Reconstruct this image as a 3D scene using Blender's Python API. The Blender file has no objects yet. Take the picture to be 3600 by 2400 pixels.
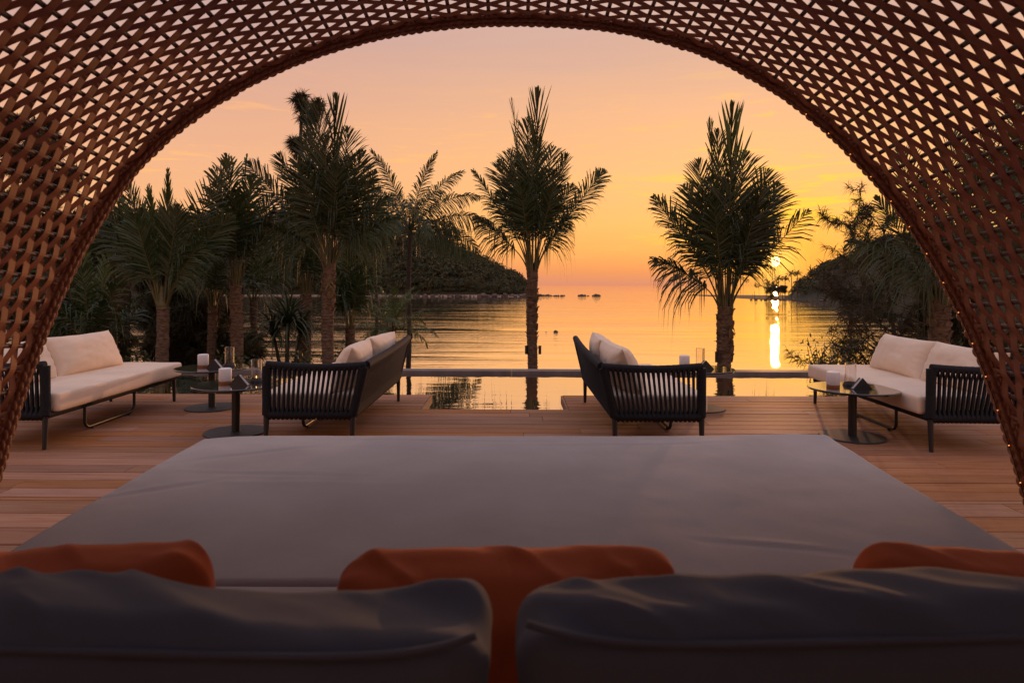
import bpy, math, random
import numpy as np
from mathutils import Vector

random.seed(7)
rng = np.random.default_rng(11)
R = math.radians
sc = bpy.context.scene
COL = sc.collection

# ------------------------------------------------------------------ camera
CAM_H = 1.2
FPX = 2300.0            # focal length in pixels of the 3600 px wide photograph
ROLL = 0.004
cam_d = bpy.data.cameras.new('camera')
cam = bpy.data.objects.new('camera', cam_d)
COL.objects.link(cam)
cam.location = (0, 0, CAM_H)
cam.rotation_euler = (R(90), -ROLL, 0)
cam_d.sensor_width = 36.0
cam_d.lens = 36.0 * FPX / 3600.0
cam_d.shift_y = -200.0 / 3600.0
cam_d.clip_start = 0.05
cam_d.clip_end = 60000
cam_d.dof.use_dof = True
cam_d.dof.focus_distance = 6.5
cam_d.dof.aperture_fstop = 4.5
sc.camera = cam

# ------------------------------------------------------------------ render / exposure
sc.view_settings.view_transform = 'Standard'
sc.view_settings.look = 'None'
sc.view_settings.gamma = 1
sc.view_settings.exposure = 0.15
sc.view_settings.use_curve_mapping = False
cy = sc.cycles
cy.max_bounces = 7
cy.diffuse_bounces = 3
cy.glossy_bounces = 4
cy.transmission_bounces = 6
cy.transparent_max_bounces = 8
cy.caustics_reflective = False
cy.caustics_refractive = False
cy.sample_clamp_indirect = 4.0
cy.use_denoising = True

# ------------------------------------------------------------------ sun + sky
SUN_AZ = math.atan2(923, FPX)           # to the right of straight ahead
SUN_EL = R(1.95)
SUN_DIR = Vector((math.sin(SUN_AZ) * math.cos(SUN_EL), math.cos(SUN_AZ) * math.cos(SUN_EL), math.sin(SUN_EL)))
sd = bpy.data.lights.new('sun', 'SUN')
sd.energy = 0.8
sd.angle = R(0.53)
sd.color = (1.0, 0.44, 0.17)
so = bpy.data.objects.new('sun', sd)
COL.objects.link(so)
so.rotation_euler = (-SUN_DIR).to_track_quat('-Z', 'Y').to_euler()


def lin(c):
    return tuple((x / 255 / 12.92) if x / 255 <= 0.04045 else ((x / 255 + 0.055) / 1.055) ** 2.4 for x in c)


class NT:
    """small helper for building node trees"""
    def __init__(self, nt):
        self.nt = nt
        nt.nodes.clear()

    def n(self, typ, **kw):
        nd = self.nt.nodes.new(typ)
        for k, v in kw.items():
            setattr(nd, k, v)
        return nd

    def link(self, a, b):
        self.nt.links.new(a, b)

    def set(self, sock, v):
        if hasattr(v, 'is_output') or isinstance(v, bpy.types.NodeSocket):
            self.link(v, sock)
        else:
            sock.default_value = v

    def math(self, op, a, b=None, c=None, clamp=False):
        nd = self.n('ShaderNodeMath', operation=op)
        nd.use_clamp = clamp
        self.set(nd.inputs[0], a)
        if b is not None:
            self.set(nd.inputs[1], b)
        if c is not None:
            self.set(nd.inputs[2], c)
        return nd.outputs[0]

    def mix(self, fac, a, b, blend='MIX'):
        nd = self.n('ShaderNodeMix', data_type='RGBA', blend_type=blend)
        self.set(nd.inputs[0], fac)
        self.set(nd.inputs[6], a)
        self.set(nd.inputs[7], b)
        return nd.outputs[2]

    def ramp(self, fac, stops, interp='LINEAR'):
        nd = self.n('ShaderNodeValToRGB')
        cr = nd.color_ramp
        cr.interpolation = interp
        while len(cr.elements) > 1:
            cr.elements.remove(cr.elements[-1])
        cr.elements[0].position = stops[0][0]
        cr.elements[0].color = (*stops[0][1], 1)
        for p, c in stops[1:]:
            e = cr.elements.new(p)
            e.color = (*c, 1)
        self.set(nd.inputs[0], fac)
        return nd.outputs[0]

    def maprange(self, v, a, b, c=0.0, d=1.0, smooth=True):
        nd = self.n('ShaderNodeMapRange')
        nd.interpolation_type = 'SMOOTHSTEP' if smooth else 'LINEAR'
        self.set(nd.inputs[0], v)
        for i, x in enumerate((a, b, c, d)):
            nd.inputs[1 + i].default_value = x
        return nd.outputs[0]

    def noise(self, vec, scale, detail=3.0, rough=0.5, dist=0.0):
        nd = self.n('ShaderNodeTexNoise')
        self.link(vec, nd.inputs['Vector'])
        nd.inputs['Scale'].default_value = scale
        nd.inputs['Detail'].default_value = detail
        nd.inputs['Roughness'].default_value = rough
        nd.inputs['Distortion'].default_value = dist
        return nd.outputs['Fac']

    def mapping(self, vec, scale=(1, 1, 1), rot=(0, 0, 0), loc=(0, 0, 0)):
        nd = self.n('ShaderNodeMapping')
        self.link(vec, nd.inputs['Vector'])
        nd.inputs['Scale'].default_value = scale
        nd.inputs['Rotation'].default_value = rot
        nd.inputs['Location'].default_value = loc
        return nd.outputs[0]

    def dot(self, v, d):
        nd = self.n('ShaderNodeVectorMath', operation='DOT_PRODUCT')
        self.link(v, nd.inputs[0])
        nd.inputs[1].default_value = d
        return nd.outputs['Value']


world = bpy.data.worlds.new('World')
sc.world = world
world.use_nodes = True
W = NT(world.node_tree)
tc = W.n('ShaderNodeTexCoord').outputs['Generated']
sep = W.n('ShaderNodeSeparateXYZ')
W.link(tc, sep.inputs[0])
zz = W.math('MAXIMUM', sep.outputs['Z'], 0.0)
sdot = W.dot(tc, tuple(SUN_DIR))
# thin streaks of cloud, in direction space
cv = W.mapping(tc, scale=(2.2, 2.2, 26.0), rot=(0, R(1.5), 0))
cl = W.noise(cv, 1.6, 5.0, 0.55, 0.4)
cl2 = W.noise(W.mapping(tc, scale=(6, 6, 60.0), loc=(3, 1, 0)), 1.5, 4.0, 0.6, 0.3)
wob = W.math('MULTIPLY', W.math('SUBTRACT', cl, 0.5), 0.05)
zw = W.math('ADD', zz, W.math('MULTIPLY', wob, W.maprange(zz, 0.05, 0.25)))
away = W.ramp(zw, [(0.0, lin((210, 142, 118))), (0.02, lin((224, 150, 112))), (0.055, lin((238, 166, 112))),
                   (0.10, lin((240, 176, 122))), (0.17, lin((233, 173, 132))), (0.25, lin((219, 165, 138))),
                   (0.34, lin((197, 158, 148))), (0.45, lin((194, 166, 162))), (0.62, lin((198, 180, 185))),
                   (0.8, lin((198, 187, 202))), (1.0, lin((198, 193, 212)))])  # unseen upper sky raised brighter and bluer than the framed band, as fill light
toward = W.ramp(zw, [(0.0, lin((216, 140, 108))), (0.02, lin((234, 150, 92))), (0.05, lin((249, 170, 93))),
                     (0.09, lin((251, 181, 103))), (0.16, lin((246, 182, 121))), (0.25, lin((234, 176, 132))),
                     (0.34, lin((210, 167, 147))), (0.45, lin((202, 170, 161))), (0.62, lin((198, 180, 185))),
                     (0.8, lin((198, 187, 202))), (1.0, lin((198, 193, 212)))])  # same added fill in the stops above the frame
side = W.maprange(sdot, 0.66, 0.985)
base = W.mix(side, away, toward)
# dusk deepens away from the sun
dusk = W.maprange(sdot, -1.0, 0.55, 0.88, 1.0)
dk = W.n('ShaderNodeCombineXYZ')
for i in range(3):
    W.link(dusk, dk.inputs[i])
base = W.mix(1.0, base, dk.outputs[0], 'MULTIPLY')
# cloud wisps catch the low sun
wis = W.math('MULTIPLY', W.maprange(cl2, 0.56, 0.74), W.maprange(zz, 0.02, 0.10))
wis = W.math('MULTIPLY', wis, W.maprange(zz, 0.34, 0.16))
base = W.mix(W.math('MULTIPLY', wis, 0.75), base, (*lin((255, 186, 110)), 1))
sp = W.math('MAXIMUM', sdot, 0.0)
g1 = W.math('MULTIPLY', W.math('POWER', sp, 190.0), 0.64)
base = W.mix(g1, base, (*lin((255, 176, 40)), 1))
hot = W.math('MULTIPLY', W.math('MULTIPLY', W.maprange(cl2, 0.52, 0.66), W.math('POWER', sp, 70.0)), W.maprange(zz, 0.045, 0.075))
base = W.mix(W.math('MULTIPLY', hot, 0.9), base, (*lin((255, 206, 40)), 1))
g2 = W.math('MULTIPLY', W.math('POWER', sp, 2600.0), 0.9)
base = W.mix(g2, base, (1.5, 0.78, 0.14, 1))
disc = W.math('GREATER_THAN', sdot, math.cos(R(0.40)))
base = W.mix(disc, base, (9.0, 5.2, 1.5, 1))
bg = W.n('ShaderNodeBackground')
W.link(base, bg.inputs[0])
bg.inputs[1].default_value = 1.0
sky = W.n('ShaderNodeTexSky', sky_type='NISHITA')
sky.sun_disc = False
sky.sun_elevation = SUN_EL
sky.sun_rotation = SUN_AZ
sky.dust_density = 4.0
bg2 = W.n('ShaderNodeBackground')
W.link(sky.outputs[0], bg2.inputs[0])
bg2.inputs[1].default_value = 0.01
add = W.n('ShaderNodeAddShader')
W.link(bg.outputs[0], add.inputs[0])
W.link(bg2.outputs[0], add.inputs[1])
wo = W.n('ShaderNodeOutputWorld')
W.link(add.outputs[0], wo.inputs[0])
world.cycles.sampling_method = 'MANUAL'
world.cycles.sample_map_resolution = 1024

# ------------------------------------------------------------------ helpers: pixels, noise, meshes


def px(x, y, Z):
    """point of the place at distance Z that the photograph shows at (x, y) on a 3600 x 2400 frame"""
    dx, dy = x - 1800.0, y - 1000.0
    dx, dy = dx + ROLL * dy, dy - ROLL * dx
    return np.array((dx / FPX * Z, Z, CAM_H - dy / FPX * Z))


def vnoise(x, y, seed=0):
    """smooth value noise in about -1..1 over arrays"""
    xi, yi = np.floor(x).astype(np.int64), np.floor(y).astype(np.int64)
    xf, yf = x - xi, y - yi
    u, v = xf * xf * (3 - 2 * xf), yf * yf * (3 - 2 * yf)

    def h(a, b):
        n = (a * 374761393 + b * 668265263 + seed * 144665) & 0x7fffffff
        n = ((n ^ (n >> 13)) * 1274126177) & 0x7fffffff
        n = n ^ (n >> 16)
        return (n & 0xffff) / 32767.5 - 1.0
    a, b, c, d = h(xi, yi), h(xi + 1, yi), h(xi, yi + 1), h(xi + 1, yi + 1)
    return (a * (1 - u) + b * u) * (1 - v) + (c * (1 - u) + d * u) * v


def fbm(x, y, seed=0, octv=4):
    s, amp = 0, 1.0
    for i in range(octv):
        s = s + amp * vnoise(x * 2 ** i, y * 2 ** i, seed + i * 17)
        amp *= 0.5
    return s


def unit(v):
    v = np.asarray(v, float)
    return v / max(np.linalg.norm(v), 1e-9)


class MB:
    """collects shapes and builds ONE mesh object"""
    def __init__(self):
        self.v, self.q, self.t, self.n = [], [], [], 0

    def add(self, verts, quads=None, tris=None, mat=0, smooth=True):
        verts = np.asarray(verts, np.float64).reshape(-1, 3)
        if quads is not None and len(quads):
            self.q.append((np.asarray(quads, np.int64) + self.n, mat, smooth))
        if tris is not None and len(tris):
            self.t.append((np.asarray(tris, np.int64) + self.n, mat, smooth))
        self.v.append(verts)
        self.n += len(verts)

    def grid(self, P, cu=False, cv=False, mat=0, smooth=True):
        P = np.asarray(P, float)
        m, n = P.shape[:2]
        idx = np.arange(m * n).reshape(m, n)
        if cu:
            idx = np.vstack([idx, idx[:1]])
        if cv:
            idx = np.hstack([idx, idx[:, :1]])
        q = np.stack([idx[:-1, :-1], idx[1:, :-1], idx[1:, 1:], idx[:-1, 1:]], -1).reshape(-1, 4)
        self.add(P.reshape(-1, 3), q, None, mat, smooth)

    def fan(self, ring, centre, mat=0, flip=False, smooth=False):
        ring = np.asarray(ring, float)
        k = len(ring)
        i = np.arange(k)
        t = np.stack([i, (i + 1) % k, np.full(k, k)], -1)
        if flip:
            t = t[:, ::-1]
        self.add(np.vstack([ring, [centre]]), None, t, mat, smooth)

    def tube(self, path, rad, nseg=8, caps=True, mat=0, smooth=True, flat=None):
        path = np.asarray(path, float)
        k = len(path)
        rad = np.broadcast_to(np.asarray(rad, float), (k,))
        T = np.gradient(path, axis=0)
        T /= np.maximum(np.linalg.norm(T, axis=1, keepdims=True), 1e-9)
        ref = np.array((0, 0, 1.0)) if abs(T[0][2]) < 0.9 else np.array((1.0, 0, 0))
        N = unit(np.cross(T[0], ref))
        a = np.linspace(0, 2 * math.pi, nseg, endpoint=False)
        P = np.empty((k, nseg, 3))
        for i in range(k):
            N = unit(N - T[i] * np.dot(N, T[i]))
            B = np.cross(T[i], N)
            fb = 1.0 if flat is None else flat
            P[i] = path[i] + rad[i] * (np.cos(a)[:, None] * N * fb + np.sin(a)[:, None] * B)
        self.grid(P, cv=True, mat=mat, smooth=smooth)
        if caps:
            self.fan(P[0], path[0], mat)
            self.fan(P[-1], path[-1], mat, flip=True)

    def lathe(self, prof, nseg=32, c=(0, 0, 0), mat=0, smooth=True):
        prof = np.asarray(prof, float)
        for i in range(1, len(prof) - 1):          # keep sharp profile edges sharp
            d0, d1 = unit(prof[i] - prof[i - 1]), unit(prof[i + 1] - prof[i])
            if np.dot(d0, d1) < 0.8:
                self.lathe(prof[:i + 1], nseg, c, mat, smooth)
                self.lathe(prof[i:], nseg, c, mat, smooth)
                return
        a = np.linspace(0, 2 * math.pi, nseg, endpoint=False)
        P = np.empty((len(prof), nseg, 3))
        P[:, :, 0] = c[0] + prof[:, :1] * np.cos(a)
        P[:, :, 1] = c[1] + prof[:, :1] * np.sin(a)
        P[:, :, 2] = c[2] + prof[:, 1:2]
        self.grid(P, cv=True, mat=mat, smooth=smooth)

    def box(self, a, b, ch=0.0, mat=0):
        (x0, y0, z0), (x1, y1, z1) = a, b
        if ch <= 0:
            v = [(x, y, z) for x in (x0, x1) for y in (y0, y1) for z in (z0, z1)]
            q = [(0, 1, 3, 2), (4, 6, 7, 5), (0, 4, 5, 1), (2, 3, 7, 6), (0, 2, 6, 4), (1, 5, 7, 3)]
            self.add(v, q, None, mat, False)
            return
        c = ch
        rings = []
        for z, i in ((z0, c), (z0 + c, 0), (z1 - c, 0), (z1, c)):
            rings.append([(x0 + i, y0 + i, z), (x1 - i, y0 + i, z), (x1 - i, y1 - i, z), (x0 + i, y1 - i, z)])
        v = np.array(rings).reshape(-1, 3)
        q = []
        for r in range(3):
            for k in range(4):
                q.append((r * 4 + k, r * 4 + (k + 1) % 4, r * 4 + 4 + (k + 1) % 4, r * 4 + 4 + k))
        q += [(3, 2, 1, 0), (12, 13, 14, 15)]
        self.add(v, q, None, mat, False)

    def mesh(self, name, mats):
        me = bpy.data.meshes.new(name)
        V = np.vstack(self.v)
        me.vertices.add(len(V))
        me.vertices.foreach_set('co', V.astype(np.float32).ravel())
        loops, starts, totals, mi, sm = [], [], [], [], []
        pos = 0
        for lst, k in ((self.q, 4), (self.t, 3)):
            for f, m, s in lst:
                loops.append(f.ravel())
                starts.append(pos + np.arange(len(f)) * k)
                totals.append(np.full(len(f), k))
                mi.append(np.full(len(f), m))
                sm.append(np.full(len(f), s))
                pos += f.size
        L = np.concatenate(loops)
        me.loops.add(len(L))
        me.loops.foreach_set('vertex_index', L.astype(np.int32))
        S = np.concatenate(starts)
        me.polygons.add(len(S))
        me.polygons.foreach_set('loop_start', S.astype(np.int32))
        me.polygons.foreach_set('loop_total', np.concatenate(totals).astype(np.int32))
        me.polygons.foreach_set('material_index', np.concatenate(mi).astype(np.int32))
        me.polygons.foreach_set('use_smooth', np.concatenate(sm).astype(bool))
        me.update(calc_edges=True)
        for m in (mats if isinstance(mats, (list, tuple)) else [mats]):
            me.materials.append(m)
        return me

    def build(self, name, mats, parent=None, loc=None, rz=0.0):
        return link(name, self.mesh(name, mats), parent, loc, rz)


def link(name, me, parent=None, loc=None, rz=0.0):
    o = bpy.data.objects.new(name, me)
    COL.objects.link(o)
    if parent is not None:
        o.parent = parent
    if loc is not None:
        o.location = loc
    o.rotation_euler[2] = rz
    return o


def tag(o, label, cat, group=None):
    o['label'] = label
    o['category'] = cat
    if group:
        o['group'] = group
    return o


def thing(name, label, cat, loc=(0, 0, 0), rz=0.0, group=None):
    return tag(link(name, None, None, loc, rz), label, cat, group)


def struct(o, kind='structure'):
    o['kind'] = kind
    return o


def copy_tree(o, parent=None):
    c = o.copy()
    COL.objects.link(c)
    c.parent = parent
    for ch in list(o.children):
        copy_tree(ch, c)
    return c


# ------------------------------------------------------------------ materials
def mat(name, col, rough=0.6, bump=None, vary=None, spec=0.5, metal=0.0, sheen=0.0, coat=0.0, rand=0.0, trans=0.0):
    """bump=(scale xyz, strength, distance); vary=(scale xyz, colour2, lo, hi); rand = brightness change per object"""
    m = bpy.data.materials.new(name)
    m.use_nodes = True
    t = NT(m.node_tree)
    out = t.n('ShaderNodeOutputMaterial')
    b = t.n('ShaderNodeBsdfPrincipled')
    t.link(b.outputs[0], out.inputs[0])
    oc = t.n('ShaderNodeTexCoord').outputs['Object']
    c = (*col, 1)
    if vary:
        f = t.noise(t.mapping(oc, scale=vary[0]), 1.0, 5.0, 0.6, 0.2)
        f = t.maprange(f, vary[2], vary[3])
        c = t.mix(f, (*col, 1), (*vary[1], 1))
    if rand:
        oi = t.n('ShaderNodeObjectInfo').outputs['Random']
        hs = t.n('ShaderNodeHueSaturation')
        t.link(t.math('MULTIPLY_ADD', oi, 2 * rand, 1 - rand), hs.inputs['Value'])
        t.link(t.math('MULTIPLY_ADD', oi, 0.03, 0.485), hs.inputs['Hue'])
        t.set(hs.inputs['Color'], c)
        c = hs.outputs[0]
    t.set(b.inputs['Base Color'], c)
    b.inputs['Roughness'].default_value = rough
    b.inputs['Specular IOR Level'].default_value = spec
    b.inputs['Metallic'].default_value = metal
    if sheen:
        b.inputs['Sheen Weight'].default_value = sheen
    if coat:
        b.inputs['Coat Weight'].default_value = coat
        b.inputs['Coat Roughness'].default_value = 0.1
    if bump:
        f = t.noise(t.mapping(oc, scale=bump[0]), 1.0, 5.0, 0.6)
        bp = t.n('ShaderNodeBump')
        bp.inputs['Strength'].default_value = bump[1]
        bp.inputs['Distance'].default_value = bump[2]
        t.link(f, bp.inputs['Height'])
        t.link(bp.outputs[0], b.inputs['Normal'])
    if trans:
        tr = t.n('ShaderNodeBsdfTranslucent')
        t.set(tr.inputs[0], c)
        mx = t.n('ShaderNodeMixShader')
        mx.inputs[0].default_value = trans
        t.link(b.outputs[0], mx.inputs[1])
        t.link(tr.outputs[0], mx.inputs[2])
        t.link(mx.outputs[0], out.inputs[0])
    return m


def fabric(name, col, rough=0.9, wr=0.25, thread=900.0):
    m = bpy.data.materials.new(name)
    m.use_nodes = True
    t = NT(m.node_tree)
    out = t.n('ShaderNodeOutputMaterial')
    b = t.n('ShaderNodeBsdfPrincipled')
    t.link(b.outputs[0], out.inputs[0])
    oc = t.n('ShaderNodeTexCoord').outputs['Object']
    f = t.noise(oc, 2.3, 5.0, 0.6)
    f2 = t.noise(t.mapping(oc, scale=(thread, thread * 0.2, thread)), 1.0, 2.0)
    c = t.mix(t.maprange(f, 0.3, 0.7), (*[x * 0.90 for x in col], 1), (*[min(x * 1.07, 1) for x in col], 1))
    c = t.mix(t.math('MULTIPLY', f2, 0.24), c, (*[x * 0.55 for x in col], 1))
    t.link(c, b.inputs['Base Color'])
    b.inputs['Roughness'].default_value = rough
    b.inputs['Specular IOR Level'].default_value = 0.25
    b.inputs['Sheen Weight'].default_value = 0.15
    bp = t.n('ShaderNodeBump')
    bp.inputs['Strength'].default_value = wr
    bp.inputs['Distance'].default_value = 0.012
    h = t.math('ADD', t.noise(t.mapping(oc, scale=(7, 3, 7)), 1.0, 4.0, 0.5, 0.8), t.math('MULTIPLY', f2, 0.03))
    t.link(h, bp.inputs['Height'])
    t.link(bp.outputs[0], b.inputs['Normal'])
    return m


def water(name, base, gl, scales, strength, rough=0.03, fac=0.65, bands=None):
    """scales: list of (xyz scale, weight)"""
    m = bpy.data.materials.new(name)
    m.use_nodes = True
    t = NT(m.node_tree)
    out = t.n('ShaderNodeOutputMaterial')
    b = t.n('ShaderNodeBsdfPrincipled')
    b.inputs['Base Color'].default_value = (*base, 1)
    b.inputs['Roughness'].default_value = rough
    b.inputs['IOR'].default_value = 1.333
    g = t.n('ShaderNodeBsdfGlossy')
    g.inputs['Color'].default_value = (*gl, 1)
    g.inputs['Roughness'].default_value = rough
    oc = t.n('ShaderNodeTexCoord').outputs['Object']
    h = None
    for s, w, d in scales:
        f = t.math('MULTIPLY', t.noise(t.mapping(oc, scale=s, rot=(0, 0, R(d))), 1.0, 3.0, 0.5, 0.3), w)
        h = f if h is None else t.math('ADD', h, f)
    if bands:
        h = t.math('MULTIPLY', h, t.maprange(t.noise(t.mapping(oc, scale=bands), 1.0, 3.0, 0.6, 0.4), 0.36, 0.64, 0.25, 1.5))
    bp = t.n('ShaderNodeBump')
    bp.inputs['Strength'].default_value = 1.0
    bp.inputs['Distance'].default_value = strength
    t.link(h, bp.inputs['Height'])
    t.link(bp.outputs[0], b.inputs['Normal'])
    t.link(bp.outputs[0], g.inputs['Normal'])
    mx = t.n('ShaderNodeMixShader')
    mx.inputs[0].default_value = fac
    t.link(b.outputs[0], mx.inputs[1])
    t.link(g.outputs[0], mx.inputs[2])
    t.link(mx.outputs[0], out.inputs[0])
    return m


def plank_mat():
    m = bpy.data.materials.new('deck_wood')
    m.use_nodes = True
    t = NT(m.node_tree)
    out = t.n('ShaderNodeOutputMaterial')
    b = t.n('ShaderNodeBsdfPrincipled')
    t.link(b.outputs[0], out.inputs[0])
    oc = t.n('ShaderNodeTexCoord').outputs['Object']
    rnd = t.n('ShaderNodeObjectInfo').outputs['Random']
    cb = t.n('ShaderNodeCombineXYZ')
    t.link(t.math('MULTIPLY', rnd, 37.0), cb.inputs[0])
    t.link(t.math('MULTIPLY', rnd, 91.0), cb.inputs[1])
    va = t.n('ShaderNodeVectorMath', operation='ADD')
    t.link(oc, va.inputs[0])
    t.link(cb.outputs[0], va.inputs[1])
    p = va.outputs[0]
    g1 = t.noise(t.mapping(p, scale=(1.6, 38, 10)), 1.0, 6.0, 0.65, 0.5)
    g2 = t.noise(t.mapping(p, scale=(5, 160, 10)), 1.0, 4.0, 0.6)
    w = t.noise(t.mapping(p, scale=(0.8, 2.0, 1)), 1.0, 4.0, 0.6)
    c = t.ramp(g1, [(0.30, (0.23, 0.092, 0.046)), (0.48, (0.37, 0.172, 0.088)), (0.70, (0.48, 0.235, 0.132))])
    c = t.mix(t.math('MULTIPLY', g2, 0.35), c, (0.15, 0.058, 0.036, 1))
    c = t.mix(t.maprange(w, 0.45, 0.75, 0, 0.45), c, (0.40, 0.235, 0.165, 1))
    hs = t.n('ShaderNodeHueSaturation')
    t.link(t.math('MULTIPLY_ADD', rnd, 0.40, 0.80), hs.inputs['Value'])
    t.link(t.math('MULTIPLY_ADD', t.math('FRACT', t.math('MULTIPLY', rnd, 7.3)), 0.010, 0.495), hs.inputs['Hue'])
    t.link(t.math('MULTIPLY_ADD', t.math('FRACT', t.math('MULTIPLY', rnd, 3.7)), 0.3, 0.85), hs.inputs['Saturation'])
    t.link(c, hs.inputs['Color'])
    t.link(hs.outputs[0], b.inputs['Base Color'])
    t.link(t.maprange(g1, 0.2, 0.8, 0.55, 0.72, False), b.inputs['Roughness'])
    b.inputs['Specular IOR Level'].default_value = 0.16
    bp = t.n('ShaderNodeBump')
    bp.inputs['Strength'].default_value = 0.3
    bp.inputs['Distance'].default_value = 0.004
    t.link(t.math('ADD', g1, g2), bp.inputs['Height'])
    t.link(bp.outputs[0], b.inputs['Normal'])
    return m


M = {}
M['plank'] = plank_mat()
M['band'] = mat('woven_band', (0.38, 0.135, 0.07), 0.6, bump=((60, 60, 60), 0.15, 0.002), vary=((5, 5, 5), (0.25, 0.088, 0.050), 0.35, 0.7), rand=0.13, trans=0.12)
M['rod'] = mat('frame_rod', (0.085, 0.038, 0.026), 0.5, rand=0.1)
M['rim'] = mat('braided_rim', (0.30, 0.125, 0.062), 0.6, vary=((22, 22, 22), (0.24, 0.085, 0.04), 0.4, 0.65), bump=((140, 140, 140), 0.25, 0.002))
M['rope'] = mat('charcoal_rope', (0.019, 0.021, 0.029), 0.8, spec=0.2, bump=((500, 500, 500), 0.4, 0.002), vary=((40, 40, 40), (0.016, 0.017, 0.022), 0.4, 0.6))
M['metal'] = mat('dark_metal', (0.018, 0.019, 0.024), 0.42, bump=((300, 300, 300), 0.1, 0.001))
M['base_metal'] = mat('table_base_metal', (0.03, 0.033, 0.042), 0.5, vary=((8, 8, 8), (0.022, 0.024, 0.03), 0.4, 0.6))
M['tabletop'] = mat('black_glass', (0.008, 0.009, 0.011), 0.06, spec=0.8, coat=1.0)
M['cream'] = fabric('cream_canvas', (0.86, 0.70, 0.56))
M['grey'] = fabric('grey_canvas', (0.43, 0.405, 0.415), wr=0.14, thread=330.0)
M['grey_dark'] = fabric('slate_canvas', (0.165, 0.19, 0.25), wr=0.4)
M['orange'] = fabric('orange_canvas', (0.74, 0.17, 0.06), wr=0.4)
M['seam'] = mat('seam_piping', (0.16, 0.155, 0.16), 0.9)
M['lamp_white'] = mat('opal_white', (0.80, 0.76, 0.78), 0.5)
M['wood_ring'] = mat('lamp_wood', (0.42, 0.17, 0.07), 0.5, vary=((20, 20, 300), (0.28, 0.11, 0.05), 0.4, 0.6))
M['napkin'] = mat('paper_napkin', (0.72, 0.66, 0.63), 0.9)
M['coping'] = mat('pool_coping', (0.18, 0.15, 0.145), 0.6, vary=((3, 3, 3), (0.12, 0.10, 0.10), 0.35, 0.7), bump=((40, 40, 40), 0.2, 0.003))
M['stone_dark'] = mat('pool_tile', (0.035, 0.04, 0.045), 0.35)
M['soil'] = mat('garden_soil', (0.05, 0.045, 0.025), 0.95, vary=((0.7, 0.7, 0.7), (0.03, 0.045, 0.018), 0.4, 0.6), bump=((6, 6, 6), 0.8, 0.05))
M['sand'] = mat('beach_sand', (0.42, 0.30, 0.20), 0.9, vary=((0.2, 0.2, 0.2), (0.33, 0.23, 0.16), 0.4, 0.6))
M['rock'] = mat('shore_rock', (0.17, 0.12, 0.10), 0.85, vary=((1.5, 1.5, 1.5), (0.09, 0.07, 0.06), 0.35, 0.65), bump=((4, 4, 4), 0.7, 0.15), rand=0.25)
M['leaf'] = mat('palm_leaflets', (0.040, 0.062, 0.022), 0.42, vary=((1.3, 1.3, 1.3), (0.062, 0.075, 0.026), 0.4, 0.7), rand=0.3, trans=0.22)
M['leaf_young'] = mat('young_palm_leaflets', (0.085, 0.12, 0.035), 0.42, rand=0.2, trans=0.3)
M['leaf_dry'] = mat('dry_palm_leaflets', (0.20, 0.13, 0.06), 0.7, rand=0.2, trans=0.15)
M['stalk'] = mat('palm_stalk', (0.115, 0.10, 0.034), 0.5, vary=((3, 3, 3), (0.07, 0.06, 0.022), 0.4, 0.6), rand=0.2)
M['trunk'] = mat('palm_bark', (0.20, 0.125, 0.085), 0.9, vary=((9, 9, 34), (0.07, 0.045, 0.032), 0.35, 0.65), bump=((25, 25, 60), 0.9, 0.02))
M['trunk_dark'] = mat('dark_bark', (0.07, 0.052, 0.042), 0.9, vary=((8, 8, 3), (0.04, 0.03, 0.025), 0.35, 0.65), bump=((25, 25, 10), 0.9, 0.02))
M['boot'] = mat('palm_leaf_base', (0.22, 0.135, 0.085), 0.85, vary=((12, 12, 12), (0.12, 0.07, 0.045), 0.35, 0.65), bump=((40, 40, 40), 0.7, 0.01))
M['needle'] = mat('casuarina_needles', (0.055, 0.050, 0.026), 0.7, vary=((0.8, 0.8, 0.8), (0.085, 0.06, 0.03), 0.4, 0.7), rand=0.2, trans=0.4)
M['shrub'] = mat('shrub_leaves', (0.045, 0.06, 0.02), 0.5, rand=0.25, trans=0.3)
M['hill'] = mat('hill_ground', (0.045, 0.042, 0.025), 0.95)
M['forest'] = mat('forest_leaves', (0.050, 0.058, 0.026), 0.85, vary=((0.13, 0.13, 0.13), (0.085, 0.078, 0.032), 0.35, 0.68), trans=0.15)
M['sea'] = water('sea_water', (0.02, 0.035, 0.04), (1.0, 0.96, 0.94), [((0.03, 0.55, 1), 1.0, 4), ((0.11, 1.9, 1), 0.36, -3), ((0.5, 5.5, 1), 0.13, 2)], 0.056, 0.014, 0.88, (0.012, 0.10, 1))
M['pool'] = water('pool_water_surface', (0.01, 0.014, 0.016), (0.96, 0.93, 0.92), [((1.0, 2.2, 1), 1.0, 10), ((3.0, 6.0, 1), 0.22, -20)], 0.0045, 0.0, 0.80)


def emit(name, col, s):
    m = bpy.data.materials.new(name)
    m.use_nodes = True
    t = NT(m.node_tree)
    out = t.n('ShaderNodeOutputMaterial')
    e = t.n('ShaderNodeEmission')
    e.inputs[0].default_value = (*col, 1)
    e.inputs[1].default_value = s
    t.link(e.outputs[0], out.inputs[0])
    return m


def glass_mat():
    m = bpy.data.materials.new('clear_glass')
    m.use_nodes = True
    t = NT(m.node_tree)
    out = t.n('ShaderNodeOutputMaterial')
    b = t.n('ShaderNodeBsdfPrincipled')
    b.inputs['Base Color'].default_value = (0.97, 0.95, 0.93, 1)
    b.inputs['Roughness'].default_value = 0.02
    b.inputs['IOR'].default_value = 1.45
    b.inputs['Transmission Weight'].default_value = 1.0
    t.link(b.outputs[0], out.inputs[0])
    return m


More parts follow.
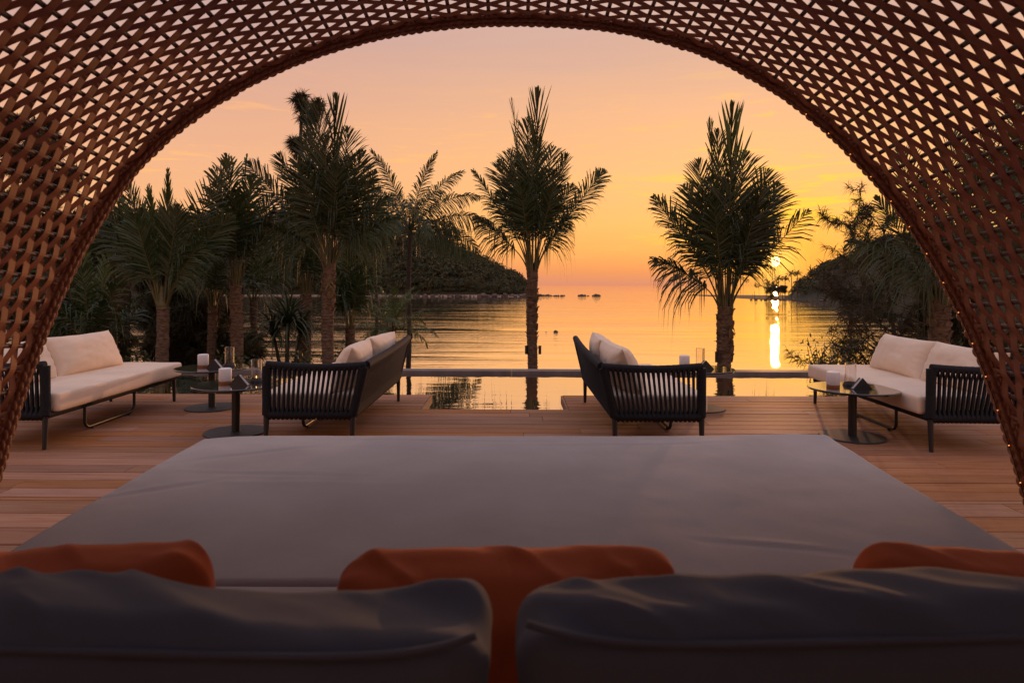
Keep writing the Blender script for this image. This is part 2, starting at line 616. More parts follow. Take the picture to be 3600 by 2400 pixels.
M['glass'] = glass_mat()
M['bulb'] = emit('warm_bulb', (1.0, 0.32, 0.08), 1.6)
M['ember'] = emit('candle_flame', (1.0, 0.45, 0.10), 5.0)

# ------------------------------------------------------------------ setting: sea, terrain, hills
SEA_Z = -6.0
b = MB()
ys = np.concatenate([np.linspace(-60, 60, 5), np.geomspace(80, 40000, 24)])
xs = np.concatenate([-np.geomspace(30000, 40, 20), np.geomspace(40, 30000, 20)])
P = np.zeros((len(ys), len(xs), 3))
P[..., 0] = xs[None, :]
P[..., 1] = ys[:, None]
P[..., 2] = SEA_Z
b.grid(P)
struct(b.build('sea', M['sea']))

# garden slope from the terrace down to the beach
b = MB()
xs = np.linspace(-70, 70, 90)
ys = np.linspace(-14, 58, 70)
X, Y = np.meshgrid(xs, ys)
Zg = -0.55 - 0.17 * np.maximum(Y - 9.3, 0) + 0.25 * fbm(X * 0.25, Y * 0.25, 3)
Zg = np.where(Y < 9.6, -1.3 + 0 * Zg, Zg - 0.6)
Zg = np.where(X < -18, Zg + 0.02 * (-18 - X), Zg)
b.grid(np.stack([X, Y, Zg], -1))
struct(b.build('garden_slope', M['soil']))


def ground_z(x, y):
    return -1.15 - 0.17 * max(y - 9.3, 0) - 0.15


def hill(name, xs, ys, hfun):
    b = MB()
    X, Y = np.meshgrid(xs, ys)
    H = hfun(X, Y)
    b.grid(np.stack([X, Y, SEA_Z - 0.5 + H], -1))
    return struct(b.build(name, M['hill']))


def left_h(X, Y):
    # ridge rising to the left, ending in a point at about x = 6
    e = np.clip((10.0 - X) / 130.0, 0, 1)
    prof = 52.0 * np.power(e, 0.62) * (1 + 0.05 * np.sin(X * 0.07) + 0.03 * np.sin(X * 0.19))
    shore = 392 + 4 * np.sin(X * 0.05) - 0.02 * np.minimum(X, 0)
    dep = np.clip((Y - shore) / 95.0, 0, 1)
    k = np.sin(dep * math.pi * 0.5) ** 0.75 * np.clip((shore + 230 - Y) / 80, 0, 1)
    return prof * k + 1.2 * np.clip((Y - shore) / 6.0, 0, 1) * (X < 14) * np.clip((14 - X) / 6, 0, 1)


def right_h(X, Y):
    e = np.clip((X - 0.4013 * Y - 9.0) / 62.0, 0, 1)
    prof = 33.0 * np.power(e, 0.72) * (1 + 0.05 * np.sin(X * 0.11))
    shore = 322 - 0.25 * (X - 120)
    dep = np.clip((Y - shore) / 45.0, 0, 1)
    k = np.sin(dep * math.pi * 0.5) ** 0.8 * np.clip((shore + 140 - Y) / 60, 0, 1)
    return prof * k + 0.7 * np.clip((Y - shore) / 6.0, 0, 1) * np.clip((X - 118) / 12, 0, 1)


hill('wooded_headland_hill', np.linspace(-520, 24, 140), np.linspace(385, 620, 60), left_h)
hill('point_hill', np.linspace(108, 420, 80), np.linspace(230, 480, 70), right_h)


def crown_cluster(b, c, r, nq, q, seed):
    """tree crown as many small leaf clumps on a lumpy shell"""
    g = np.random.default_rng(seed)
    d = g.normal(size=(nq, 3))
    d[:, 2] = np.abs(d[:, 2]) * 0.9 - 0.15
    d /= np.linalg.norm(d, axis=1, keepdims=True)
    lob = 1 + 0.25 * np.sin(d[:, 0] * 5 + seed) * np.cos(d[:, 1] * 4 + seed * 1.7)
    p = c + d * r * (lob * g.uniform(0.78, 1.05, nq))[:, None] * np.array((1, 1, 0.85))
    nrm = d + g.normal(scale=0.5, size=d.shape)
    nrm /= np.linalg.norm(nrm, axis=1, keepdims=True)
    u = np.cross(nrm, g.normal(size=d.shape))
    u /= np.linalg.norm(u, axis=1, keepdims=True)
    v = np.cross(nrm, u)
    s = (q * g.uniform(0.6, 1.3, nq))[:, None]
    V = np.stack([p - u * s, p - v * s * 0.7, p + u * s, p + v * s * 0.8], 1).reshape(-1, 3)
    Q = np.arange(nq * 4).reshape(-1, 4)
    b.add(V, Q, None, 0, False)


def forest(name, hf, xr, yr, n, seed, rmin, rmax, keep, nq=120):
    g = np.random.default_rng(seed)
    b = MB()
    k = 0
    tries = 0
    while k < n and tries < n * 30:
        tries += 1
        x, y = g.uniform(*xr), yr[0] + (yr[1] - yr[0]) * g.uniform() ** 1.5
        h = float(hf(np.array(x), np.array(y)))
        if h < 1.0 or not keep(x, y, h):
            continue
        r = g.uniform(rmin, rmax) * (0.6 + 0.4 * min(h / 8, 1))
        crown_cluster(b, np.array((x, y, SEA_Z - 0.5 + h + r * 0.45)), r, nq, r * 0.155, seed * 1000 + k)
        k += 1
    return struct(b.build(name, M['forest']), 'stuff')


forest('hill_woods', left_h, (-300, 12), (394, 505), 1150, 5, 3.0, 5.6, lambda x, y, h: y < 500)
forest('shore_woods', left_h, (-230, 10), (391.5, 401), 330, 15, 1.8, 3.0, lambda x, y, h: True)
forest('point_woods', right_h, (136, 330), (268, 420), 560, 6, 2.2, 4.2, lambda x, y, h: True)

# beach strip along the far shore + boulders
b = MB()
xs = np.linspace(-190, 8, 70)
P = np.zeros((70, 4, 3))
for j, (dy, dz) in enumerate(((-5.0, -0.25), (-2.0, 0.35), (3.0, 1.2), (8.0, 1.6))):
    P[:, j, 0] = xs
    P[:, j, 1] = 392 + 4 * np.sin(xs * 0.05) - 0.02 * np.minimum(xs, 0) + dy
    P[:, j, 2] = SEA_Z + dz
b.grid(P)
struct(b.build('far_beach', M['sand']))


def boulder_mesh(seed):
    g = np.random.default_rng(seed)
    b = MB()
    m, n = 7, 10
    P = np.empty((m, n, 3))
    for i in range(m):
        th = math.pi * (0.04 + 0.92 * i / (m - 1))
        for j in range(n):
            ph = 2 * math.pi * j / n
            d = np.array((math.sin(th) * math.cos(ph), math.sin(th) * math.sin(ph), math.cos(th)))
            rr = 1 + 0.22 * math.sin(3 * d[0] + seed) + 0.18 * math.cos(4 * d[1] + seed * 2) + g.uniform(-0.08, 0.08)
            P[i, j] = d * rr * np.array((1.0, 0.8, 0.62))
    b.grid(P, cv=True, smooth=False)
    b.fan(P[0], P[0].mean(0), flip=True)
    b.fan(P[-1], P[-1].mean(0))
    return b.mesh('boulder', M['rock'])


boulders = [boulder_mesh(s) for s in range(5)]


def put_rock(x, y, s, i, label, group, z=0.0):
    o = link('boulder', boulders[i % 5], None, (x, y, SEA_Z + z * s), random.uniform(0, 6))
    o.scale = (s, s * random.uniform(0.7, 1), s * random.uniform(0.7, 1.0))
    return tag(o, label, 'rock', group)


for i in range(46):                      # boulders on the far shore, some in front of the sand
    x = -72 + 82 * (i / 45.0) ** 0.8 + random.uniform(-1, 1)
    y = 389.5 + 4 * math.sin(x * 0.05) + random.uniform(-2.0, 2.0)
    put_rock(x, y, random.uniform(0.7, 2.0) * (1.25 if x > -20 else 0.8), i, 'pale brown boulder on the shore at the foot of the wooded hill', 'boulders along the far shore', 0.25)
reef = [(1902, 1030, 1.6), (1912, 1031, 1.2), (1926, 1032, 1.7), (1938, 1034, 1.1), (1950, 1034, 1.3), (1962, 1035, 1.0), (1974, 1035, 1.4), (1985, 1036, 0.9), (1890, 1029, 1.5), (1880, 1028, 1.7)]
for i, (x, y, s) in enumerate(reef):
    p = px(x, 1000, 415)
    put_rock(p[0], 415 + random.uniform(-6, 6), s, i, 'low dark rock trailing off the tip of the wooded headland', 'rocks off the headland tip', 0.1)
for i, (x, s) in enumerate(((2036, 1.6), (2046, 1.9), (2056, 1.3), (2070, 0.8), (2083, 1.4), (2092, 2.1), (2102, 1.7))):
    p = px(x, 1000, 415)
    put_rock(p[0], 415 + random.uniform(-4, 4), s, i, 'low dark rock in the isolated reef out in the bay', 'isolated reef rocks', 0.1)
for x, y, s, lab in ((1955, 1167, 0.42, 'small dark rock breaking the calm sea left of the second sofa from the right'),
                     (1920, 1166, 0.12, 'tiny dark rock just left of the small rock in the bay')):
    Z = (CAM_H - SEA_Z) * FPX / (y - 1000)
    p = px(x, y, Z)
    o = put_rock(p[0], p[1], s, 2, lab, None, 0.1)
for i in range(26):                      # stones at the tip of the right hand point
    x = 117 + i * 2.2 + random.uniform(-0.8, 0.8)
    put_rock(x, 319.5 - 0.25 * (x - 120) + random.uniform(-1, 1), random.uniform(0.6, 1.5), i, 'dark boulder along the waterline of the low point under the sun', 'boulders along the low point', 0.2)

# ------------------------------------------------------------------ plants
Y_AX = np.array((0, 1.0, 0))


def frond_mesh(T0h, th0, L, bend, lmax, twist, n=46, start=0.22, droop=0.25, cut=True, seed=0, face=None, kind='leaf', wid=0.034, ragged=0.10, fan=(60, 46, 20), fold=0.25, stalk=0.4):
    """one palm frond from the origin. T0h horizontal heading, th0 angle from vertical, bend extra angle to the tip (radians)"""
    g = np.random.default_rng(seed)
    k = 16
    s = np.linspace(0, 1, k)
    up = np.array((0, 0, 1.0))
    h = unit(np.array((T0h[0], T0h[1], 0)))
    sm = np.clip(s / 0.42, 0, 1)
    th = th0 * (1.06 - (1 - stalk) * (1 - sm * sm * (3 - 2 * sm))) + bend * s ** 1.6
    D = np.cos(th)[:, None] * up + np.sin(th)[:, None] * h
    pts = np.zeros((k, 3))
    pts[1:] = np.cumsum((D[1:] + D[:-1]) * 0.5 * (L / (k - 1)), axis=0)
    b = MB()
    rad = np.interp(s, [0, 0.08, 0.25, 1], [0.042, 0.026, 0.018, 0.005]) * (0.6 + 0.1 * L)
    b.tube(pts, rad, 5, False, 1)
    # leaflets
    sl = np.linspace(start, 0.995 if not cut else 0.985, n)
    sl = np.repeat(sl, 2) + g.uniform(-0.3, 0.3, 2 * n) * (1 - start) / n
    sl = np.clip(sl, start, 1)
    sg = np.tile([1.0, -1.0], n)
    p = np.stack([np.interp(sl, s, pts[:, i]) for i in range(3)], 1)
    T = np.stack([np.interp(sl, s, D[:, i]) for i in range(3)], 1)
    T /= np.linalg.norm(T, axis=1, keepdims=True)
    if face is None:
        S = np.tile(unit(np.cross(h, up)), (2 * n, 1))
    else:
        S = np.cross(T, np.asarray(face, float))
        S /= np.maximum(np.linalg.norm(S, axis=1, keepdims=True), 1e-6)
    N = np.cross(S, T)
    tw = twist * (0.4 + 0.6 * sl)
    S, N = S * np.cos(tw)[:, None] + N * np.sin(tw)[:, None], N * np.cos(tw)[:, None] - S * np.sin(tw)[:, None]
    u = (sl - start) / (1 - start)
    if cut:
        ll = lmax * np.interp(u, [0, 0.15, 0.45, 0.8, 1.0], [0.5, 0.88, 1.0, 0.95, 0.78])
    else:
        ll = lmax * np.interp(u, [0, 0.15, 0.4, 0.75, 1.0], [0.5, 0.9, 1.0, 0.62, 0.22])
    ll = ll * (1 - np.abs(g.normal(scale=ragged, size=2 * n)))
    ll = np.where(g.uniform(size=2 * n) < 0.05, ll * 0.5, ll)
    a = np.radians(np.interp(u, [0, 0.5, 1.0], fan)) + g.normal(scale=0.09, size=2 * n)
    if cut:                                   # trimmed flat across the top
        ll = np.minimum(ll, np.maximum((1.0 - sl) * L / np.cos(a) + g.uniform(0.0, 0.06, 2 * n), 0.06))
    vv = fold + g.normal(scale=0.16, size=2 * n)
    d = np.cos(a)[:, None] * T + np.sin(a)[:, None] * (S * sg[:, None] * np.cos(vv)[:, None] + N * np.sin(vv)[:, None])
    w = T - d * np.sum(T * d, 1)[:, None]
    w += N * g.normal(scale=0.35, size=2 * n)[:, None]
    w /= np.linalg.norm(w, axis=1, keepdims=True)
    wd = (wid * 0.5 * g.uniform(0.75, 1.2, 2 * n))[:, None]
    dr = (droop * (1.6 - 1.3 * u) * ll * g.uniform(0.5, 1.6, 2 * n))[:, None] * np.array((0, 0, -1.0))
    l1 = ll[:, None]
    q1 = p + d * l1 * 0.5 + dr * 0.22
    q2 = p + d * l1 * 0.8 + dr * 0.62
    q3 = p + d * l1 * (0.98 - 0.15 * droop) + dr * 1.25
    V = np.stack([p - w * wd * 0.6, p + w * wd * 0.6, q1 - w * wd, q1 + w * wd, q2 - w * wd * 0.7, q2 + w * wd * 0.7, q3], 1)
    base = np.arange(2 * n)[:, None] * 7
    Q = np.concatenate([base + np.array([[0, 1, 3, 2]]), base + np.array([[2, 3, 5, 4]])])
    Tt = base + np.array([[4, 5, 6]])
    b.add(V.reshape(-1, 3), Q, Tt, 0, True)
    return b.mesh('frond', [M[kind], M['stalk']])


def trunk_mesh(h, r0, r1, seed, lean=(0, 0), boots=0.0, ring=0.075, dark=False, bulb=False):
    """ringed palm trunk from z = 0 to h; boots = height of ragged old leaf bases below the crown"""
    g = np.random.default_rng(seed)
    b = MB()
    nz = max(int(h / 0.022), 20)
    na = 16
    z = np.linspace(0, h, nz)
    u = z / h
    r = r0 + (r1 - r0) * np.minimum(u * 1.15, 1.0) ** 0.8
    ph = (z + 0.02 * vnoise(z * 3, z * 0, seed)) / ring
    saw = (ph - np.floor(ph))
    r = r * (1 + 0.13 * (saw ** 3) - 0.04) * (1 + 0.03 * vnoise(z * 2.2, z * 0 + 3, seed))
    a = np.linspace(0, 2 * math.pi, na, endpoint=False)
    A, Zz = np.meshgrid(a, z)
    rr = r[:, None] * (1 + 0.04 * vnoise(np.cos(A) * 2 + 5, Zz * 5, seed) + 0.05 * vnoise(np.cos(A) * 6 + 5 + np.sin(A) * 3, Zz * 16, seed + 1))
    cx = lean[0] * u ** 1.5 + 0.02 * np.sin(z * 1.7 + seed)
    cyy = lean[1] * u ** 1.5
    P = np.stack([cx[:, None] + rr * np.cos(A), cyy[:, None] + rr * np.sin(A), Zz], -1)
    b.grid(P, cv=True)
    b.fan(P[-1], P[-1].mean(0), flip=True)
    if boots:
        nb = int(boots / 0.035)
        for i in range(nb):
            zc = h - boots + boots * i / nb + g.uniform(-0.02, 0.02)
            an = i * 2.4 + g.uniform(-0.25, 0.25)
            f = zc / h
            c0 = np.array((lean[0] * f ** 1.5, lean[1] * f ** 1.5, zc))
            rad = np.interp(zc, z, r) * 1.0
            o = np.array((math.cos(an), math.sin(an), 0))
            s = np.array((-math.sin(an), math.cos(an), 0))
            hh = g.uniform(0.10, 0.22) * (0.5 + 2.2 * r1)
            ww = rad * g.uniform(0.55, 0.8)
            kick = g.uniform(0.1, 0.5)
            rows = []
            for t_, wf, of in ((0, 1.0, 0.94), (0.4, 0.95, 1.06), (0.75, 0.7, 1.14), (1.0, g.uniform(0.25, 0.55), 1.16 + kick * 0.6)):
                cc = c0 + np.array((0, 0, t_ * hh))
                jag = g.uniform(-0.02, 0.02)
                rows.append([cc + o * rad * (of - 0.14) - s * ww * wf, cc + o * rad * of + np.array((0, 0, jag)), cc + o * rad * (of - 0.14) + s * ww * wf])
            b.grid(np.array(rows), mat=1, smooth=False)
            rows2 = np.array(rows) - o * 0.012
            b.grid(rows2[:, ::-1], mat=1, smooth=False)
    if bulb:
        zb = np.linspace(h - 0.03, h + 0.42, 14)
        prof = np.interp(zb - h, [-0.03, 0.05, 0.12, 0.26, 0.42], [r1 * 0.9, r1 * 1.0, r1 * 0.85, r1 * 0.5, r1 * 0.3])
        b.lathe(np.stack([prof, zb], 1), 14, (lean[0], lean[1], 0), mat=2)
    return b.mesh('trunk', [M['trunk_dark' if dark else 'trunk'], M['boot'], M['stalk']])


def heading(ang, dep):
    """image-plane tilt and depth tilt in degrees -> horizontal heading and angle from vertical"""
    v = np.array((math.tan(R(ang)), math.tan(R(dep)), 1.0))
    hh = np.array((v[0], v[1], 0))
    m = np.linalg.norm(hh)
    if m < 1e-3:
        return np.array((0.2, 1, 0)), 0.02
    return hh / m, math.atan(m)


def palm(label, cat, X, Yd, zc, r0, r1, fronds, seed, lean=(0, 0), boots=0.6, name='palm_tree', group=None, dark=False, bulb=False, ring=0.075, zg=None):
    zg = ground_z(X, Yd) if zg is None else zg
    t = thing(name, label, cat, (X - lean[0], Yd - lean[1], zg), 0, group)
    link('trunk', trunk_mesh(zc - zg, r0, r1, seed, lean, boots, ring, dark, bulb), t)
    top = np.array((lean[0], lean[1], zc - zg))
    for i, f in enumerate(fronds):
        f = dict(f)
        if 'ang' in f:
            h, th = heading(f.pop('ang'), f.pop('dep', 0))
        else:
            az = f.pop('az')
            h, th = np.array((math.cos(az), math.sin(az), 0)), f.pop('th')
        dz = f.pop('dz', 0.0)
        me = frond_mesh(h, th, seed=seed * 100 + i, **f)
        link('frond', me, t, tuple(top + h * r1 * 0.55 + np.array((0, 0, -0.12 + dz))))
    return t


def bundle(n, L, seed, spread=26, inner=3, lmax=0.7, kind='leaf', bend=10, wid=0.040, nl=32, droop=0.3):
    """fronds of a freshly planted, tied-up palm: upright inner ones, spreading outer ones"""
    g = np.random.default_rng(seed)
    out = []
    for i in range(n):
        f = i / max(n - 1, 1)
        az = i * 2.39996 + g.uniform(-0.3, 0.3)
        th = R(inner + (spread - inner) * f ** 1.15 + g.uniform(-2, 2))
        LL = L * (1.0 - 0.36 * f ** 0.9) * g.uniform(0.94, 1.05)
        out.append(dict(az=az, th=th, L=LL, bend=R(bend * (0.3 + f) + g.uniform(-4, 6)), lmax=lmax * (0.8 + 0.3 * f) * g.uniform(0.9, 1.1),
                        twist=g.uniform(-0.5, 0.5), n=nl, start=0.26 + 0.12 * f, droop=droop * (0.5 + f), cut=g.uniform() < 0.7,
                        kind='leaf_young' if f < 0.12 else kind, wid=wid, face=(g.uniform(-0.4, 0.4), -1, 0.1) if g.uniform() < 0.72 else None))
    return out


def crown(n, L, seed, th=(6, 95), bend=(30, 60), lmax=0.6, kind='leaf', nl=40, droop=0.7, wid=0.034, start=0.2):
    g = np.random.default_rng(seed)
    out = []
    for i in range(n):
        f = i / max(n - 1, 1)
        out.append(dict(az=i * 2.39996 + g.uniform(-0.25, 0.25), th=R(th[0] + (th[1] - th[0]) * f), L=L * g.uniform(0.9, 1.08) * (0.85 + 0.15 * math.sin(f * 3.1)),
                        bend=R(bend[0] + (bend[1] - bend[0]) * f + g.uniform(-6, 6)), lmax=lmax * g.uniform(0.88, 1.1), twist=g.uniform(-0.25, 0.25), n=nl, start=start,
                        droop=droop * (0.6 + 0.7 * f), cut=False, kind=kind, wid=wid))
    return out


F = lambda ang, L, **k: outw(dict(dict(ang=ang, L=L, dep=0, bend=0.0, lmax=0.75, twist=0.0, face=(0, -1, 0), n=58, start=0.33, droop=0.14, wid=0.028, fan=(52, 40, 22)), **k))


def outw(d):
    if d['ang'] < 0:                      # a bend is given as seen in the picture: negative to the left
        d['bend'] = -d['bend']
    return d


def spear(ang, L, half=0.18, **k):
    return F(ang, L, **dict(dict(lmax=1.3, start=0.45, kind='leaf_young', fan=(11, 9, 7), n=26, droop=0.0, fold=0.5, wid=0.05), **k))


def thin(ang, L, **k):
    return F(ang, L, **dict(dict(lmax=0.6, start=0.5, fan=(22, 16, 8), n=24, droop=0.03, fold=0.9), **k))


DRY = [dict(az=a_, th=R(t_), L=l_, bend=R(20), lmax=0.16, twist=0.3, n=10, start=0.3, droop=0.5, cut=False, kind='leaf_dry', wid=0.03, stalk=1.0) for a_, t_, l_ in ((-1.2, 155, 0.6), (-2.6, 160, 0.5))]
# --- the three big palms behind the pool
p3 = [spear(0.5, 4.33), thin(-6.4, 4.1, kind='leaf_young'), F(-1, 3.65, lmax=0.85, fan=(40, 30, 18), start=0.45), F(0.5, 3.22, lmax=0.95, fan=(52, 38, 24), dep=3),
      F(-0.5, 2.95, lmax=1.0, dep=-4, n=40), F(-10, 3.0, lmax=0.8, dep=4), F(8, 3.05, lmax=0.8, dep=3), F(-16, 2.75, lmax=0.8, dep=-2, start=0.38), F(-29, 2.74, lmax=0.62, bend=-0.06, fold=0.8, droop=0.5, start=0.35, cut=False),
      F(15, 2.9, lmax=0.6, fold=0.95, start=0.4), F(22, 2.3, lmax=0.75, bend=0.08, droop=0.35, start=0.42), F(35, 2.95, lmax=0.68, bend=0.02, start=0.45, droop=0.35, fold=0.35, face=(-0.5, -1, 0)),
      F(-40, 1.85, lmax=0.7, bend=-0.25, droop=0.9, start=0.4, cut=False), F(30, 1.55, lmax=0.65, droop=0.9, start=0.45, cut=False), F(-22, 2.2, lmax=0.75, dep=10, droop=0.5, start=0.4),
      F(12, 2.1, lmax=0.75, dep=-10, droop=0.5, start=0.45), F(-8, 2.2, lmax=0.8, dep=-12, droop=0.4, start=0.45), F(-3, 2.0, lmax=0.3, kind='leaf_dry', n=10, dep=-6, droop=0.8),
      F(-6, 2.75, lmax=0.95, dep=6, n=56), F(6, 2.6, lmax=0.95, dep=8, n=56), F(0, 2.4, lmax=0.95, dep=10, n=56), F(-11, 2.35, lmax=0.85, dep=-5, n=50), F(10, 2.45, lmax=0.85, dep=-5, n=50)]
palm('tall upright palm with a pair of small black spotlights on its trunk, straight ahead', 'palm tree', 0.50, 16.0, 1.55, 0.115, 0.13, [dict(f, L=f['L'] * 1.06) for f in p3] + DRY, 31, boots=1.75, group=None)

p2 = [F(-2.5, 3.5, lmax=0.95, fan=(40, 26, 14), start=0.42, dep=-2), spear(1, 3.62, kind='leaf'), thin(-8, 3.55), F(0, 2.72, lmax=1.0, dep=-5, n=42), F(6, 3.0, lmax=0.85, dep=3), F(-8, 2.9, lmax=0.85, dep=2),
      F(-23, 2.6, lmax=0.6, fold=0.9, bend=-0.03, start=0.35), F(-38, 2.8, lmax=0.66, bend=-0.05, droop=0.25, fold=0.3, face=(0.4, -1, 0), start=0.38), F(14, 2.55, lmax=0.85, bend=0.04, dep=2),
      F(24, 2.25, lmax=0.7, bend=0.08, droop=0.4, dep=-3), F(36, 2.0, lmax=0.7, bend=0.2, droop=0.6, start=0.34, n=40), F(44, 1.8, lmax=0.7, bend=0.45, droop=0.9, start=0.34, cut=False), F(-14, 2.4, lmax=0.8, dep=-8, droop=0.4),
      F(8, 2.2, lmax=0.85, dep=-13, droop=0.5), F(-30, 1.9, lmax=0.75, droop=0.9, dep=8, bend=-0.2, cut=False), F(18, 1.8, lmax=0.75, droop=0.8, dep=-10, start=0.4, cut=False), F(30, 1.9, lmax=0.75, droop=0.9, dep=10, bend=0.3, cut=False),
      F(-52, 1.9, lmax=0.7, droop=0.9, bend=-0.4, cut=False), F(4, 1.9, lmax=0.3, kind='leaf_dry', n=12, dep=-8, droop=0.8),
      F(-5, 2.5, lmax=0.95, dep=6, n=56), F(6, 2.45, lmax=0.95, dep=8, n=56), F(0, 2.2, lmax=0.95, dep=10, n=56), F(-12, 2.2, lmax=0.85, dep=-5, n=50), F(12, 2.2, lmax=0.85, dep=-5, n=50)]
palm('tall bushy palm with dense upright crown behind the second sofa from the left', 'palm tree', -3.92, 14.0, 1.62, 0.11, 0.135, [dict(f, L=f['L'] * 1.04) for f in p2] + DRY, 32, boots=1.0)

p4 = [spear(0.5, 3.77), thin(-4, 3.5, kind='leaf_young', droop=0.2), F(-1.5, 3.3, lmax=0.7, fan=(30, 22, 14), start=0.45), F(7, 2.95, lmax=0.85, dep=3), F(0, 2.68, lmax=1.0, dep=-5, n=42), F(15, 2.65, lmax=0.8, dep=-2, fold=0.5),
      F(21, 2.5, lmax=0.85, bend=0.05), F(-9, 2.8, lmax=0.8, dep=2), F(-17, 2.4, lmax=0.85, dep=-2, bend=-0.04), F(-30, 2.45, lmax=0.68, bend=-0.12, droop=0.4, fold=0.5, face=(0.3, -1, 0), start=0.36),
      F(40, 2.35, lmax=0.72, bend=0.02, droop=0.55, fold=0.35, face=(-0.5, -1, 0), start=0.42, n=26), F(-44, 1.6, lmax=0.7, bend=-0.5, droop=0.9, cut=False), F(-24, 2.0, lmax=0.75, dep=10, droop=0.7, bend=-0.1, cut=False),
      F(12, 2.1, lmax=0.85, dep=-12, droop=0.4), F(-10, 2.0, lmax=0.85, dep=-13, droop=0.5), F(26, 1.9, lmax=0.72, dep=8, droop=0.6, bend=0.1, start=0.4), F(18, 1.6, lmax=0.7, dep=-8, droop=0.9, start=0.4, cut=False),
      F(-3, 1.9, lmax=0.35, dep=-9, droop=0.8, kind='leaf_dry', n=14),
      F(-5, 2.5, lmax=0.95, dep=6, n=56), F(6, 2.45, lmax=0.95, dep=8, n=56), F(0, 2.2, lmax=0.95, dep=10, n=56), F(-12, 2.2, lmax=0.85, dep=-5, n=50), F(14, 2.3, lmax=0.85, dep=-5, n=50), F(18, 2.2, lmax=0.85, dep=5, n=50)]
palm('upright palm with the low sun shining through its right hand fronds', 'palm tree', 4.24, 13.0, 0.78, 0.125, 0.15, [dict(f, L=f['L'] * 1.11) for f in p4] + DRY, 33, boots=1.1)

# --- slender arching coconut palm
C = lambda ang, L, bend, **k: F(ang, L * 1.10, **dict(dict(bend=bend, cut=False, lmax=0.66, start=0.16, droop=0.75, n=64, wid=0.034, fan=(64, 54, 30), fold=0.1, stalk=1.0), **k))
cp = [C(-14, 2.95, -0.45, droop=0.3, fan=(48, 38, 18)), C(9, 2.75, 0.4, droop=0.3, fan=(48, 38, 18)), C(24, 2.7, 0.75), C(38, 2.7, 1.1), C(60, 2.9, 1.0, droop=1.1), C(78, 2.7, 1.3, droop=0.7, n=66), C(-28, 2.7, -0.95), C(-46, 2.7, -1.1, droop=1.1), C(-68, 2.6, -1.2, droop=1.0),
      C(-84, 2.5, -1.35, droop=0.7), C(15, 2.4, 0.9, dep=25), C(-15, 2.4, -0.9, dep=28), C(10, 2.4, 1.2, dep=-45), C(-8, 2.3, -1.5, dep=-62, droop=0.8), C(40, 2.3, 1.6, dep=-60, droop=0.8), C(-45, 2.3, -1.6, dep=-62, droop=0.8), C(50, 2.3, 1.3, dep=50, droop=0.8), C(-52, 2.3, -1.3, dep=50, droop=0.8),
      C(84, 2.4, 1.45, dep=-20, droop=0.5), C(-84, 2.3, -1.45, dep=20, droop=0.5)]
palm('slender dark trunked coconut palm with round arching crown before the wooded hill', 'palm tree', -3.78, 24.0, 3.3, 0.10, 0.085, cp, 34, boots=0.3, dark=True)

# --- palms massed on the left
pl1 = [F(-14, 2.9, lmax=0.7, start=0.3, bend=-0.08, cut=False, droop=0.05, fan=(45, 34, 20)), F(1, 2.8, lmax=0.6, kind='leaf_young', start=0.35, cut=False, droop=0.02, fan=(20, 14, 8)),
       F(20, 3.3, lmax=0.75, start=0.28, cut=False, bend=0.22, droop=0.04, n=44, fan=(60, 48, 26)), F(-5, 2.5, lmax=0.6, kind='leaf_young', cut=False, fan=(26, 20, 12)), F(-27, 2.55, lmax=0.7, bend=-0.12, fold=0.6), F(32, 2.4, lmax=0.7, bend=0.2),
       F(-32, 2.2, lmax=0.7, bend=-0.15, droop=0.5), F(12, 2.2, lmax=0.75, dep=-8), F(-16, 2.2, lmax=0.75, dep=6), F(26, 2.1, lmax=0.7, dep=8, droop=0.5), F(-8, 2.0, lmax=0.75, dep=-14, droop=0.3),
       F(30, 1.8, lmax=0.6, dep=-10, droop=0.6, bend=0.15)]
palm('palm with smooth ringed trunk and yellow green crown base beyond the left sofa', 'palm tree', -6.95, 13.0, 0.72, 0.135, 0.115, pl1, 35, boots=0.0, bulb=True, ring=0.055)
g_left = 'palms massed on the left'
pb = bundle(15, 2.95, 51, spread=25, lmax=0.75)
palm('palm with rough trunk and fan of blunt upright fronds behind the two left tables', 'palm tree', -5.9, 14.0, 1.15, 0.13, 0.125, pb, 36, boots=1.2, group=g_left)
left_palms = [  # X, Y, crown z, radius, length, frond count, spread, label
    (-9.2, 19.0, 0.9, 0.11, 2.2, 16, 40, 'dark palm standing behind and right of the ringed palm at the left'),
    (-7.9, 20.0, 0.7, 0.10, 2.0, 14, 70, 'dark thin trunked palm with drooping fronds left of the strappy screw pine'),
    (-5.35, 17.0, 0.95, 0.13, 2.6, 18, 34, 'shaggy palm just left of the tall bushy palm'),
    (-4.45, 18.0, 0.0, 0.12, 2.3, 18, 24, 'short dark palm with upright fronds just right of the tall bushy palm'),
    (-10.4, 17.0, 1.0, 0.13, 2.4, 20, 46, 'dense dark palm left of the ringed palm, close to the canopy rim'),
    (-11.8, 20.0, 1.2, 0.13, 2.6, 20, 50, 'dark palm seen through the lower left of the woven canopy'),
    (-9.3, 14.5, -0.3, 0.13, 2.2, 18, 60, 'low bushy palm behind the left sofa cushions'),
    (-7.55, 16.5, 0.6, 0.11, 2.3, 16, 40, 'dark palm with bare stalks between the ringed palm and the fan crowned palm'),
    (-11.2, 13.0, -0.1, 0.13, 2.6, 18, 66, 'spreading low palm behind the near arm of the left sofa'),
]
for i, (X, Yd, zc, r, L, n, spd, lab) in enumerate(left_palms):
    fr = bundle(max(n - 5, 11), L * 1.12, 60 + i, spread=spd * 0.78, lmax=0.68, bend=18, droop=0.5, nl=32)
    palm(lab, 'palm tree', X, Yd, zc, r * 1.05, r, fr, 70 + i, boots=0.8, group=g_left)
